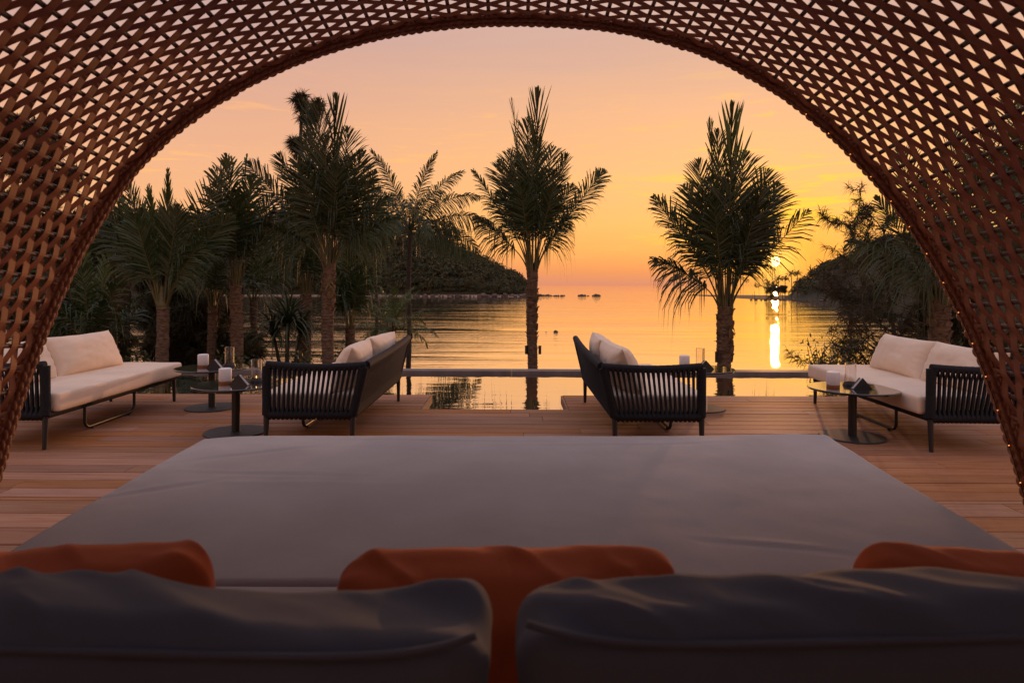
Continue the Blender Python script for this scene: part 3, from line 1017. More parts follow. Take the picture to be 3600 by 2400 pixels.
palm('small bright green young palm left of the slender coconut trunk', 'palm tree', -3.85, 21.0, -0.25, 0.09, 0.1, crown(18, 1.9, 81, th=(5, 100), bend=(35, 60), lmax=0.42, kind='leaf_young', nl=34, droop=0.5, wid=0.026), 82, boots=0.4)

# --- palms on the right
pr = [F(-24, 2.3, lmax=0.7, bend=-0.22, droop=0.35, face=(0.3, -1, 0), start=0.22, fold=0.35), F(-28, 2.1, lmax=0.8, bend=-1.1, droop=0.9, start=0.22, n=44, cut=False),
      F(-10, 3.0, lmax=0.8, dep=4), F(3, 3.2, lmax=0.8), F(14, 2.9, lmax=0.8, dep=-4), F(25, 2.7, lmax=0.75, bend=0.2), F(36, 2.5, lmax=0.75, bend=0.3, droop=0.6), F(-14, 2.4, lmax=0.75, dep=-10), F(8, 2.4, lmax=0.8, dep=-12),
      F(48, 2.3, lmax=0.7, bend=0.4, droop=0.7), F(18, 2.4, lmax=0.75, dep=10), F(-12, 2.0, lmax=0.8, dep=-18, droop=1.0, bend=-0.6, cut=False)]
palm('palm with drooping fronds and rough leaf bases behind the right sofa', 'palm tree', 7.45, 11.4, 0.85, 0.16, 0.17, pr, 91, boots=1.2)
palm('palm seen only through the right side of the woven canopy', 'palm tree', 10.7, 13.5, 1.9, 0.15, 0.15, bundle(22, 3.6, 92, spread=40, lmax=0.65), 93, boots=0.8)
# four far palms on the point
for i, (x, hh, Z) in enumerate(((2737, 9.0, 331), (2760, 9.0, 330), (2783, 11.5, 328), (2803, 11.5, 326))):
    p = px(x, 1000, Z)
    palm('tiny far coconut palm silhouetted on the low point below the sun', 'palm tree', p[0], Z, SEA_Z + 1.5 + hh, 0.22, 0.16,
         crown(14, 3.2, 120 + i, th=(15, 100), bend=(30, 60), lmax=0.9, nl=12, wid=0.22, droop=0.6), 125 + i, boots=0, ring=0.6, zg=SEA_Z + 0.4, group='far palms on the point')


# --- casuarinas
def casuarina(label, X, Yd, h, spread, seed, nb=26, zg=None, tuft=9, trunk=0.12, heads=None, name='casuarina_tree', group=None, low=0.25, nl=(0.16, 0.34), w=0.009, lean=(0, 0), subs=2):
    """feathery she-oak. heads: optional list of (x, z from the ground, spread direction) limbs"""
    g = np.random.default_rng(seed)
    zg = ground_z(X, Yd) if zg is None else zg
    t = thing(name, label, 'tree', (X, Yd, zg), 0, group)
    bt, bc = MB(), MB()
    z = np.linspace(0, h, 14)
    path = np.stack([lean[0] * (z / h) ** 1.3 + 0.12 * np.sin(z * 0.9 + seed), lean[1] * (z / h) + 0.12 * np.cos(z * 0.7 + seed), z], 1)
    bt.tube(path, np.linspace(trunk, trunk * 0.3, 14), 8)
    V, Tr = [], []

    def tufts(p, d, m):
        for _ in range(m):
            dd = unit(d * 0.7 + g.normal(scale=0.75, size=3) + np.array((0, 0, -0.25)))
            l = g.uniform(*nl)
            s = unit(np.cross(dd, g.normal(size=3))) * w * g.uniform(0.7, 1.3)
            mid = p + dd * l * 0.55
            tip = p + dd * l + np.array((0, 0, -0.22 * l))
            k = len(V)
            V.extend([p - s, p + s, mid - s * 0.8, mid + s * 0.8, tip])
            Tr.extend([(k, k + 1, k + 3), (k, k + 3, k + 2), (k + 2, k + 3, k + 4)])

    def branch(p, d, L, r, lev):
        n = 7
        pts = [p]
        q, dd = p, d
        for i in range(n):
            dd = unit(dd + g.normal(scale=0.14, size=3) + np.array((0, 0, 0.04)))
            q = q + dd * L / n
            pts.append(q)
        bt.tube(np.array(pts), np.linspace(r, r * 0.25, n + 1), 5)
        for i in range(2 if lev == 0 else 1, n + 1):
            if lev < 2:
                for _ in range(subs):
                    nd = unit((pts[i] - pts[i - 1]) / (L / n) * 0.7 + g.normal(scale=0.75, size=3))
                    branch(pts[i], nd, L * g.uniform(0.28, 0.5), r * 0.4, lev + 1) if (lev == 0 or g.uniform() < 0.5) else None
            tufts(pts[i], unit(pts[i] - pts[i - 1]), tuft if lev else tuft // 2)

    if heads:
        for (hx, hy, hz, dx, dy, dz, L) in heads:
            branch(np.array((hx, hy, hz)), unit((dx, dy, dz)), L, trunk * 0.35, 0)
    for i in range(nb):
        f = low + (1 - low) * (i + 0.5) / nb
        p = np.array([np.interp(f * h, z, path[:, k]) for k in range(3)])
        az = i * 2.39996 + g.uniform(-0.4, 0.4)
        branch(p, unit((math.cos(az), math.sin(az), g.uniform(0.1, 0.7))), spread * (1.05 - 0.6 * f) * g.uniform(0.7, 1.2), trunk * 0.3, 0 if spread > 1.2 else 1)
    bc.add(np.array(V), None, np.array(Tr), 0, False)
    bt.build('trunk', M['trunk_dark'], t)
    bc.build('foliage', M['needle'], t)
    return t


casuarina('feathery casuarina reaching drooping branches over the sea behind the right sofa', 9.6, 15.2, 3.4, 1.0, 201, nb=3, trunk=0.08, tuft=5, w=0.0075, subs=1, nl=(0.14, 0.28),
          heads=[(0, 0, 1.35, -1, -0.1, 0.22, 2.5), (0, 0, 1.9, -1, 0.15, 0.25, 2.2), (0, 0, 1.1, -1, -0.2, 0.05, 2.9), (0, 0, 0.9, -1, 0.1, -0.06, 2.7), (0, 0, 2.6, -1, 0.1, 0.50, 2.2), (0, 0, 2.2, -0.9, -0.3, 0.40, 2.1),
                 (0, 0, 0.7, -1, 0.3, 0.0, 2.3), (0, 0, 1.6, -1, 0.3, 0.1, 2.6), (0, 0, 0.5, -1, -0.1, 0.05, 2.5), (0, 0, 1.5, -1, -0.4, 0.45, 1.8)])
casuarina('tall thin casuarina branch rising behind the drooping right hand palm', 10.3, 17.5, 5.4, 0.9, 202, nb=4, trunk=0.08, low=0.4, lean=(-0.3, 0), tuft=5, w=0.0085, subs=1,
          heads=[(0, 0, 3.0, -1, 0, 0.45, 2.4), (0, 0, 3.4, -1, 0, 0.5, 2.2), (0, 0, 4.2, -1, 0, 0.6, 1.9), (0, 0, 4.8, -0.8, 0, 0.8, 1.4), (0, 0, 2.6, -1, -0.1, 0.3, 2.4)])
casuarina('dark casuarina thicket behind the right rim of the canopy', 11.4, 17.0, 3.3, 1.5, 203, nb=10, trunk=0.10, tuft=5, w=0.009)
casuarina('broken topped casuarina trunk rising behind the tall bushy palm', -7.0, 22.0, 10.7, 0.40, 204, nb=3, trunk=0.15, low=0.70, tuft=2, nl=(0.15, 0.42), w=0.010,
          heads=[(0, 0, 10.4, -0.5, 0, 0.8, 0.5), (0, 0, 10.1, 0.5, 0, 0.8, 0.6), (0, 0, 9.2, -0.7, 0, 0.6, 0.4)])
casuarina('casuarina top showing between the bushy palm and the slender coconut', -5.6, 26.5, 9.6, 0.7, 205, nb=5, trunk=0.10, low=0.82, tuft=5, w=0.011, subs=1)
casuarina('large casuarina seen through the upper left of the woven canopy', -12.6, 17.5, 8.2, 1.7, 206, nb=16, trunk=0.16, low=0.2, tuft=6, w=0.012)
casuarina('second casuarina behind the left rim of the canopy', -10.6, 21.0, 5.3, 1.5, 207, nb=14, trunk=0.14, low=0.15, tuft=7, w=0.012)
casuarina('low dark casuarina scrub behind the far end of the left sofa', -8.4, 17.5, 3.4, 1.6, 208, nb=16, trunk=0.10, low=0.1, tuft=7, w=0.012)


p = px(2752, 1000, 318)
casuarina('small spreading tree leaning out from the tip of the low point under the sun', p[0], 318, 6.6, 2.6, 211, nb=7, zg=SEA_Z + 0.3, tuft=4, trunk=0.2, nl=(0.6, 1.3), w=0.06, low=0.5, subs=1,
          heads=[(0, 0, 3.4, -1, 0, 0.25, 5.5), (0, 0, 3.9, -1, 0.2, 0.2, 7.5), (0, 0, 4.4, -1, -0.2, 0.1, 6.0), (0, 0, 4.0, -1, 0, 0.12, 9.0), (0, 0, 5.6, -1, 0, 0.12, 6.0), (0, 0, 6.2, -1, 0.1, 0.1, 5.5), (0, 0, 5.0, -1, 0, 0.14, 7.0)])


# --- pandanus and shrubs
def strap_plant(label, X, Yd, zc, n, L, seed, stem=0.9):
    g = np.random.default_rng(seed)
    t = thing('screw_pine', label, 'plant', (X, Yd, ground_z(X, Yd)))
    zt = zc - ground_z(X, Yd)
    b = MB()
    for dx, dy, dz in ((0, 0, 0), (0.32, 0.1, -0.15), (-0.3, -0.05, -0.2), (0.1, -0.2, 0.15)):
        b.tube(np.array([(0, 0, 0), (dx * 0.3, dy * 0.3, zt * 0.5), (dx, dy, zt + dz)]), [0.06, 0.05, 0.035], 7)
    b.build('trunk', M['trunk_dark'], t)
    b = MB()
    for dx, dy, dz in ((0, 0, 0), (0.32, 0.1, -0.15), (-0.3, -0.05, -0.2), (0.1, -0.2, 0.15)):
        c = np.array((dx, dy, zt + dz))
        for i in range(n):
            az = i * 2.4 + g.uniform(-0.2, 0.2)
            th = R(8 + 85 * (i / n) + g.uniform(-5, 5))
            l = L * g.uniform(0.75, 1.1)
            hdir = np.array((math.cos(az), math.sin(az), 0))
            s = np.array((-math.sin(az), math.cos(az), 0)) * 0.026
            pts = []
            q = c.copy()
            for k in range(7):
                a_ = th + R(95) * (k / 6.0) ** 1.5
                pts.append(q.copy())
                q = q + (math.cos(a_) * np.array((0, 0, 1)) + math.sin(a_) * hdir) * l / 6
            pts = np.array(pts)
            wv = np.array([0.8, 1, 1, 0.85, 0.65, 0.4, 0.06])[:, None]
            b.grid(np.stack([pts - s * wv, pts + s * wv], 1))
    b.build('foliage', M['leaf'], t)
    return t


strap_plant('dark strappy screw pine between the trunks behind the second sofa from the left', -5.5, 16.0, 0.12, 60, 1.15, 301)


def shrub(label, X, Yd, zt, r, n, seed, leaf=0.035):
    g = np.random.default_rng(seed)
    zg = ground_z(X, Yd)
    t = thing('shrub', label, 'shrub', (X, Yd, zg))
    bt, bl = MB(), MB()
    H = zt - zg
    P = []
    for i in range(16):
        az = i * 2.4
        e = np.array((math.cos(az) * r * g.uniform(0.3, 1), math.sin(az) * r * g.uniform(0.3, 1), H * g.uniform(0.75, 1.0)))
        path = np.array([(0, 0, 0), e * np.array((0.3, 0.3, 0.5)) + g.normal(scale=0.04, size=3), e])
        bt.tube(path, [0.018, 0.012, 0.004], 5)
        for k in range(n // 16):
            f = g.uniform(0.5, 1.0)
            P.append(e * f * np.array((f, f, 1)) + g.normal(scale=0.09, size=3))
    P = np.array(P)
    m = len(P)
    d = g.normal(size=(m, 3)); d /= np.linalg.norm(d, axis=1, keepdims=True)
    u = np.cross(d, g.normal(size=(m, 3))); u /= np.linalg.norm(u, axis=1, keepdims=True)
    s = (leaf * g.uniform(0.7, 1.3, m))[:, None]
    V = np.stack([P, P + d * s + u * s * 0.45, P + d * s * 2, P + d * s - u * s * 0.45], 1).reshape(-1, 3)
    bl.add(V, np.arange(m * 4).reshape(-1, 4), None, 0, False)
    bt.build('stems', M['trunk_dark'], t)
    bl.build('foliage', M['shrub'], t)


shrub('small leafy shrub at the pool edge behind the right sofa cushion', 5.35, 11.0, 0.35, 0.5, 700, 302)
for i, (X, Yd, zt, r) in enumerate(((-9.9, 12.6, 0.15, 0.9), (-8.0, 13.4, -0.1, 0.8), (-5.0, 12.2, -0.05, 0.5), (-4.4, 14.6, -0.15, 0.8), (8.6, 12.4, 0.25, 0.9), (10.2, 12.6, 0.5, 1.0))):
    shrub(('low leafy shrub behind the left sofa pillows', 'low leafy shrub at the foot of the ringed palm', 'low leafy shrub at the foot of the tall bushy palm',
           'low leafy shrub right of the tall bushy palm trunk', 'low leafy shrub behind the right sofa pillows', 'leafy shrub seen through the lower right of the canopy')[i], X, Yd, zt, r, 900, 310 + i, 0.05)

# ------------------------------------------------------------------ pool and deck
POOL_Z = -0.045
b = MB()
P = np.zeros((2, 2, 3))
P[0, 0], P[0, 1], P[1, 0], P[1, 1] = (-14, 5.2, POOL_Z), (14, 5.2, POOL_Z), (-14, 9.12, POOL_Z), (14, 9.12, POOL_Z)
b.grid(P)
struct(b.build('pool_water', M['pool']))
b = MB()
b.box((-14.2, 5.0, -1.25), (14.2, 9.14, -0.9))
struct(b.build('pool_floor', M['stone_dark']))
cop = struct(link('pool_coping', None))
x = -14.0
while x < 14.0:
    b = MB()
    b.box((x + 0.0015, 9.10, -0.34), (min(x + 1.4, 14.0), 9.34, -0.002), 0.003)
    b.build('coping_stone', M['coping'], cop)
    x += 1.4

deck = struct(link('deck', None))
bsub = MB()
bsub.box((-9.0, -2.5, -0.30), (9.0, 6.20, -0.05))
bsub.box((-9.0, 6.20, -0.30), (-0.93, 7.02, -0.05))
bsub.box((0.61, 6.20, -0.30), (9.0, 7.02, -0.05))
bsub.build('substructure', M['stone_dark'], deck)


def plank(x0, x1, y0, y1, z=0.0, th=0.035):
    w, l = (y1 - y0) / 2, (x1 - x0) / 2
    c = 0.0035
    b = MB()
    b.box((-l + 0.0012, -w, -th), (l - 0.0012, w, 0), c)
    o = b.build('plank', M['plank'], deck, ((x0 + x1) / 2, (y0 + y1) / 2, z + random.uniform(-0.0008, 0.0008)))
    o.rotation_euler[0] = random.uniform(-0.003, 0.003)
    return o


GAP = 0.010
DE, NE = 7.09, 6.275           # deck edge, notch edge
rows = []
y = DE
while y > 3.72:
    rows.append((y - 0.163, y))
    y -= 0.163
rows.append((y - 0.05, y)); y -= 0.05
while y > -1.9:
    rows.append((y - 0.205, y))
    y -= 0.205
for k, (a, c) in enumerate(rows):
    spans = [(-8.2, 8.2)]
    if k < 5:
        spans = [(-8.2, -0.88), (0.555, 8.2)]
    for (xa, xb) in spans:
        x = xa
        first = random.uniform(0.6, 3.2)
        while x < xb - 0.05:
            nx = x + (first if x == xa else random.uniform(2.4, 4.2))
            if xb - nx < 0.7:
                nx = xb
            plank(x, nx, a + GAP / 2, c - GAP / 2)
            x = nx
# fascia boards on the pool side
for (x0, y0, x1, y1) in ((-8.2, DE + 0.002, -0.88, DE + 0.024), (0.555, DE + 0.002, 8.2, DE + 0.024), (-0.858, NE + 0.002, 0.533, NE + 0.024), (-0.878, NE + 0.003, -0.858, DE), (0.533, NE + 0.003, 0.553, DE)):
    b = MB()
    b.box((x0, y0, -0.2), (x1, y1, -0.001), 0.003)
    b.build('fascia_board', M['plank'], deck)


# ------------------------------------------------------------------ soft furnishings
def rbox(sx, sy, sz, n=(40, 24, 10), rad=0.04, puff=0.02, seed=0, wr=0.004, sag=None, wscale=5.0):
    """rounded cushion box centred on the origin, as 6 dense faces welded by position"""
    h = np.array((sx, sy, sz)) / 2
    b = MB()
    for ax in range(3):
        for sg in (-1, 1):
            u_, v_ = [(1, 2), (2, 0), (0, 1)][ax]
            nu, nv = n[u_], n[v_]
            U, Vv = np.meshgrid(np.sin(np.linspace(-1, 1, nu) * math.pi / 2 * 0.98) / math.sin(math.pi / 2 * 0.98), np.sin(np.linspace(-1, 1, nv) * math.pi / 2 * 0.98) / math.sin(math.pi / 2 * 0.98), indexing='ij')
            P = np.zeros((nu, nv, 3))
            P[..., ax] = sg * h[ax]
            P[..., u_] = U * h[u_]
            P[..., v_] = Vv * h[v_]
            inner = np.clip(P, -(h - rad), h - rad)
            d = P - inner
            L = np.maximum(np.linalg.norm(d, axis=2, keepdims=True), 1e-9)
            N = d / L
            Q = inner + N * rad
            q = Q / h
            # puffing of the big faces
            for axis in range(3):
                o1, o2 = [(1, 2), (2, 0), (0, 1)][axis]
                f = np.clip(1 - q[..., o1] ** 2, 0, 1) ** 0.6 * np.clip(1 - q[..., o2] ** 2, 0, 1) ** 0.6
                amt = puff * (1.0 if h[axis] == h.min() else 0.35)
                Q[..., axis] += np.sign(Q[..., axis]) * f * amt * np.abs(q[..., axis]) ** 2
            w = wr * (fbm(Q[..., 0] * wscale + Q[..., 2] * 3.1, Q[..., 1] * wscale + Q[..., 2] * 2.3, seed, 3))
            Q = Q + N * w[..., None]
            if sag is not None:
                Q = sag(Q, q)
            b.grid(Q if sg > 0 else Q[:, ::-1])
    return b


def pillow_b(w, h, t, seed=0, nu=44, nv=30, wr=0.006, pinch=0.07, full=(3.2, 2.6), rnd=0.0):
    """knife-edge pillow in the local xz plane, thickness along y; z from 0 to h"""
    b = MB()
    u, v = np.linspace(-1, 1, nu), np.linspace(-1, 1, nv)
    U, Vv = np.meshgrid(u, v, indexing='ij')
    for sg in (-1, 1):
        X = w / 2 * U * (1 - pinch * (1 - Vv ** 2) ** 0.8 - rnd * np.abs(Vv) ** 12)
        Zz = h / 2 * (1 + Vv * (1 - pinch * 1.2 * (1 - U ** 2) ** 0.8 - rnd * np.abs(U) ** 14) + 0.022 * fbm(U * 1.2 + 3, Vv * 0.5, seed + 9, 2) * np.clip(Vv, 0, 1))
        e = np.clip((1 - np.abs(U) ** full[0]), 0, 1) * np.clip((1 - np.abs(Vv) ** full[1]), 0, 1)
        th = t / 2 * e ** (0.52 if full[0] < 3.5 else 0.40)
        edge = np.clip(1 - e * 1.6, 0, 1)
        rad_w = np.sin((np.arctan2(Vv, U)) * 17 + fbm(U * 2, Vv * 2, seed) * 3) * edge * e ** 0.4 * 0.9
        th = th + wr * (fbm(U * 2.5, Vv * 2.5, seed + sg) * e ** 0.5 + rad_w)
        Y = sg * np.maximum(th, 0)
        P = np.stack([X, Y, Zz], -1)
        b.grid(P if sg < 0 else P[:, ::-1])
    return b


# ------------------------------------------------------------------ sofas
SL, SDEP = 1.98, 0.67            # length and depth


def sofa_meshes(m):
    """m = +1: faces +x (back on the -x side); m = -1 mirrored. Origin at the front near foot"""
    fx = lambda x: m * x
    out = {}
    z0, zt = 0.215, 0.61
    lean = -0.10                       # back leans outwards at the top

    def leg(x, y, dx, dy):
        b = MB()
        b.tube([(fx(x + dx), y + dy, 0), (fx(x), y, z0 + 0.02)], [0.0145, 0.021], 10)
        return b.mesh('leg', M['metal'])
    out['leg'] = [leg(-0.02, 0.03, 0.0, -0.012), leg(-SDEP + 0.02, 0.03, -0.0, -0.02), leg(-0.02, SL - 0.03, 0.0, 0.012), leg(-SDEP + 0.02, SL - 0.03, 0, 0.012)]
    # rope wrapped seat frame: rails with ridged wrapping
    b = MB()

    def rail(p, q, r, wrap=0.011, mat_=0):
        p, q = np.array(p, float), np.array(q, float)
        L = np.linalg.norm(q - p)
        k = max(int(L / wrap) * 3, 6)
        f = np.linspace(0, 1, k)
        path = p + (q - p) * f[:, None]
        rad = r * (1 + 0.09 * np.abs(np.sin(f * L / wrap * math.pi)))
        b.tube(path, rad, 8)
    zr = z0 + 0.028
    rail((fx(-0.02), 0.03, zr), (fx(-0.02), SL - 0.03, zr), 0.027, 0.026)
    rail((fx(-SDEP + 0.02), 0.03, zr), (fx(-SDEP + 0.02), SL - 0.03, zr), 0.027, 0.026)
    rail((fx(-0.02), 0.03, zr), (fx(-SDEP + 0.02), 0.03, zr), 0.027, 0.026)
    rail((fx(-0.02), SL - 0.03, zr), (fx(-SDEP + 0.02), SL - 0.03, zr), 0.024, 0.026)
    b.box((min(fx(-0.03), fx(-SDEP + 0.03)), 0.04, zr - 0.01), (max(fx(-0.03), fx(-SDEP + 0.03)), SL - 0.04, zr + 0.014))
    out['seat_frame'] = [b.mesh('seat_frame', M['rope'])]
    # arm: posts and top rail, wrapped
    b = MB()
    xb = -SDEP + 0.02
    rail((fx(-0.02), 0.03, zr), (fx(-0.02), 0.025, zt - 0.01), 0.031, 0.014)
    rail((fx(xb), 0.03, zr), (fx(xb + lean * 0.9), 0.0, zt - 0.01), 0.031, 0.014)
    k = 40
    f = np.linspace(0, 1, k)
    sagz = -0.018 * np.sin(f * math.pi)
    path = np.stack([fx(-0.02) + (fx(xb + lean) - fx(-0.02)) * f, 0.025 - 0.025 * f, zt + sagz], 1)
    b.tube(path, 0.027 * (1 + 0.06 * np.abs(np.sin(np.arange(k) * 1.3))), 10)
    out['arm_frame'] = [b.mesh('arm_frame', M['rope'])]
    # back rail and far post
    b = MB()
    k = 90
    f = np.linspace(0, 1, k)
    zb = zt + 0.045 * f + 0.0 * f
    path = np.stack([np.full(k, 0.0) + fx(xb + lean) + fx(-0.02) * np.sin(f * math.pi), 0.03 + (SL - 0.06) * f, zb], 1)
    b.tube(path, 0.028 * (1 + 0.06 * np.abs(np.sin(np.arange(k) * 1.3))), 10)
    rail((fx(xb), SL - 0.03, zr), (fx(xb + lean), SL - 0.03, zt + 0.045), 0.024)
    out['back_frame'] = [b.mesh('back_frame', M['rope'])]

    def strap(bot, top, wdir, odir, w, gap):
        """flat rope band looped over the top rail and under the bottom rail"""
        bb = MB()
        bot, top = np.array(bot, float), np.array(top, float)
        wd, od = unit(wdir), unit(odir)
        f = np.concatenate([[-0.04], (0.06, 0.12, 0.22, 0.36, 0.5, 0.64, 0.78, 0.88, 0.94), [1.03]])
        wz = w * (1 + 0.55 * np.abs(f - 0.5) ** 3 * 4)
        bow = np.interp(f, [-0.04, 0.06, 0.2, 0.8, 0.94, 1.03], [0.2, 1, 0.32, 0.32, 1, 0.2]) * gap
        pos = bot + (top - bot) * f[:, None]
        th = 0.0035
        for s in (-1, 1):
            c = pos + s * od * bow[:, None]
            ring = np.stack([c - wd * wz[:, None] / 2 - od * th, c + wd * wz[:, None] / 2 - od * th, c + wd * wz[:, None] / 2 + od * th, c - wd * wz[:, None] / 2 + od * th], 1)
            bb.grid(ring, cv=True, smooth=False)
        return bb.mesh('strap', M['rope'])
    arms, backs = [], []
    na = 19
    for i in range(na):
        f = (i + 0.7) / (na + 0.4)
        x_b = -0.02 + (xb + 0.02) * f
        x_t = -0.02 + (xb + lean * 0.9 + 0.02) * f
        arms.append(strap((fx(x_b), 0.03, zr - 0.02), (fx(x_t), 0.025 - 0.025 * f, zt + 0.005 - 0.018 * math.sin(f * math.pi)), (1, 0, 0), (0, 1, 0), 0.0145, 0.026))
    nb = 54
    for i in range(nb):
        f = (i + 0.6) / (nb + 0.2)
        yy = 0.03 + (SL - 0.06) * f
        backs.append(strap((fx(xb), yy, zr - 0.02), (fx(xb + lean) + fx(-0.02) * math.sin(f * math.pi), yy, zt + 0.045 * f + 0.005), (0, 1, 0), (1, 0, 0), 0.0195, 0.026))
    out['arm_strap'] = arms
    out['back_strap'] = backs
    # U shaped centre support under the front
    b = MB()
    U = [(fx(-0.10), 0.62, zr - 0.01)]
    for a in np.linspace(0, math.pi / 2, 7):
        U.append((fx(-0.10), 0.62 + 0.06 * (1 - math.cos(a)), 0.085 - 0.06 * math.sin(a)))
    for a in np.linspace(0, math.pi / 2, 7):
        U.append((fx(-0.10), 1.30 + 0.06 * math.sin(a), 0.025 + 0.06 * (1 - math.cos(a))))
    U.append((fx(-0.10), 1.36, zr - 0.01))
    b.tube(U, 0.0125, 10)
    for yy in (0.72, 1.26):
        b.tube([(fx(-0.10), yy, 0.0), (fx(-0.10), yy, 0.02)], 0.016, 8)
    out['centre_support'] = [b.mesh('centre_support', M['metal'])]
    return out


def make_sofa(m, label, loc, rz):
    t = thing('outdoor_sofa', label, 'sofa', loc, rz, 'rope sofas facing each other on the deck')
    for k, lst in SOFA[m].items():
        for me in lst:
            link(k, me, t)
    # seat cushion is a thing that lies on the frame but is fixed with it
    return t


SOFA = {1: sofa_meshes(1), -1: sofa_meshes(-1)}
seat_me = {}
pil_me = []
for m in (1, -1):
    b = rbox(0.70, 1.93, 0.135, (26, 60, 10), 0.024, 0.012, 5 + m, 0.003)
    seat_me[m] = b.mesh('seat_cushion', M['cream'])
    # piping along the upper front edge
for s in range(4):
    pil_me.append(pillow_b(0.92, 0.385, 0.22, 40 + s, wr=0.008).mesh('pillow', M['cream']))
    pil_me.append(pillow_b(0.82, 0.385, 0.22, 50 + s, wr=0.008).mesh('pillow', M['cream']))

sofas = [  # side, front near foot X, Y, heading, name for labels
    (1, -3.34, 4.69, 0.035, 'leftmost'), (-1, -1.81, 4.75, 0.0, 'second from left'), (1, 1.40, 4.72, 0.0, 'third from left'), (-1, 3.02, 4.72, -0.03, 'rightmost')]
slabs = ['charcoal rope sofa at the far left, facing right, its seat cushion reaching toward the pool',
         'charcoal rope sofa seen from its arm and back, left of the pool notch',
         'charcoal rope sofa seen from its arm and back, right of the pool notch',
         'charcoal rope sofa at the far right, facing left, behind a round table']
wh = ['far left sofa', 'sofa left of the pool notch', 'sofa right of the pool notch', 'far right sofa']
for i, (m, X, Yd, rz, w_) in enumerate(sofas):
    t = make_sofa(m, slabs[i], (X, Yd, 0), rz)

    def at(lx, ly, lz):
        c, s = math.cos(rz), math.sin(rz)
        return (X + lx * c - ly * s, Yd + lx * s + ly * c, lz)
    o = link('seat_cushion', seat_me[m], None, at(m * -0.31, 0.075 + 0.965, 0.258 + 0.068), rz)
    tag(o, 'long cream seat cushion on the ' + wh[i], 'cushion', 'cream seat cushions')
    # two back pillows
    for k, (yc, mi, tilt, yaw, dz) in enumerate(((0.46, 2 * i + 1, 0.40, 0.05, 0.0), (1.33, 2 * i, 0.42, -0.05, 0.005))):
        o = link('back_pillow', pil_me[mi], None, at(m * (-SDEP + 0.21), yc + 0.02, 0.375 + dz), 0)
        o.rotation_euler = (-tilt, 0, rz + (math.pi / 2 if m == 1 else -math.pi / 2) + yaw)
        tag(o, ('cream back pillow at the near end of the ' if k == 0 else 'cream back pillow at the far end of the ') + wh[i], 'pillow', 'cream back pillows')

# ------------------------------------------------------------------ tables and what stands on them
TH, TR, BR = 0.392, 0.332, 0.243


def table_parts(t):
    b = MB()
    b.lathe([(0.0, TH), (TR - 0.004, TH), (TR, TH - 0.004), (TR, TH - 0.014), (TR - 0.006, TH - 0.018), (0.0, TH - 0.018)], 72)
    b.build('tabletop', M['tabletop'], t)
    b = MB()
    b.lathe([(0.0, TH - 0.03), (0.12, TH - 0.03), (0.12, TH - 0.019), (0, TH - 0.019)], 32)
    b.lathe([(0.032, 0.012), (0.032, TH - 0.02)], 28)
    b.build('pole', M['metal'], t)
    b = MB()
    b.lathe([(0, 0.0), (BR, 0.0), (BR, 0.008), (BR - 0.004, 0.012), (0, 0.0125)], 64)
    b.build('base', M['base_metal'], t)


t0 = thing('side_table', 'x', 'table', group='round black side tables')
table_parts(t0)
l0 = thing('table_lamp', 'x', 'lamp', group='white cordless table lamps')
b = MB()
b.lathe([(0.0, 0.019), (0.0475, 0.019), (0.0495, 0.023), (0.0495, 0.112), (0.047, 0.119), (0.040, 0.122), (0, 0.1225)], 40)
b.build('lamp_shade', M['lamp_white'], l0)
b = MB()
b.lathe([(0, 0), (0.0485, 0.0), (0.0495, 0.002), (0.0495, 0.0185), (0, 0.0187)], 40)
b.build('lamp_base', M['wood_ring'], l0)
h0 = thing('candle_holder', 'x', 'candle holder', group='glass hurricane candle holders')
b = MB()
b.lathe([(0.0395, 0.024), (0.0395, 0.185), (0.041, 0.1865), (0.0425, 0.185), (0.0425, 0.024), (0.0395, 0.024)], 36)
b.build('glass_cylinder', M['glass'], h0)
b = MB()
b.lathe([(0, 0), (0.058, 0.0), (0.058, 0.006), (0.047, 0.030), (0.0435, 0.030), (0.0435, 0.022), (0, 0.022)], 36)
b.build('holder_base', M['metal'], h0)
b = MB()
b.lathe([(0, 0.0225), (0.02, 0.0225), (0.02, 0.034), (0, 0.034)], 20)
b.build('candle', M['napkin'], h0)
n0 = thing('napkin_holder', 'x', 'napkin holder', group='triangular napkin holders')


def tri_plate(y, th, w, h):
    return [(-w, y, 0), (w, y, 0), (0, y, h), (-w, y + th, 0), (w, y + th, 0), (0, y + th, h)]


b = MB()
for y_ in (-0.020, 0.016):
    b.add(tri_plate(y_, 0.004, 0.088, 0.088), [(0, 3, 4, 1), (1, 4, 5, 2), (2, 5, 3, 0)], [(0, 1, 2), (5, 4, 3)], 0, False)
b.add([(-0.088, -0.016, 0), (0.088, -0.016, 0), (0.088, 0.016, 0), (-0.088, 0.016, 0), (-0.088, -0.016, 0.004), (0.088, -0.016, 0.004), (0.088, 0.016, 0.004), (-0.088, 0.016, 0.004)],
      [(3, 2, 1, 0), (4, 5, 6, 7), (0, 1, 5, 4), (1, 2, 6, 5), (2, 3, 7, 6), (3, 0, 4, 7)], None, 0, False)
b.build('plate', M['metal'], n0)
k0 = thing('paper_napkins', 'x', 'napkins', group='stacks of white napkins')
b = MB()
for j in range(9):
    y_ = -0.0150 + j * 0.0034
    b.add([(q[0] + random.uniform(-.002, .002), q[1], q[2] + 0.005) for q in tri_plate(y_, 0.0015, 0.078, 0.075 + random.uniform(-.002, .003))], [(0, 3, 4, 1), (1, 4, 5, 2), (2, 5, 3, 0)], [(0, 1, 2), (5, 4, 3)], 0, False)
b.build('sheets', M['napkin'], k0)

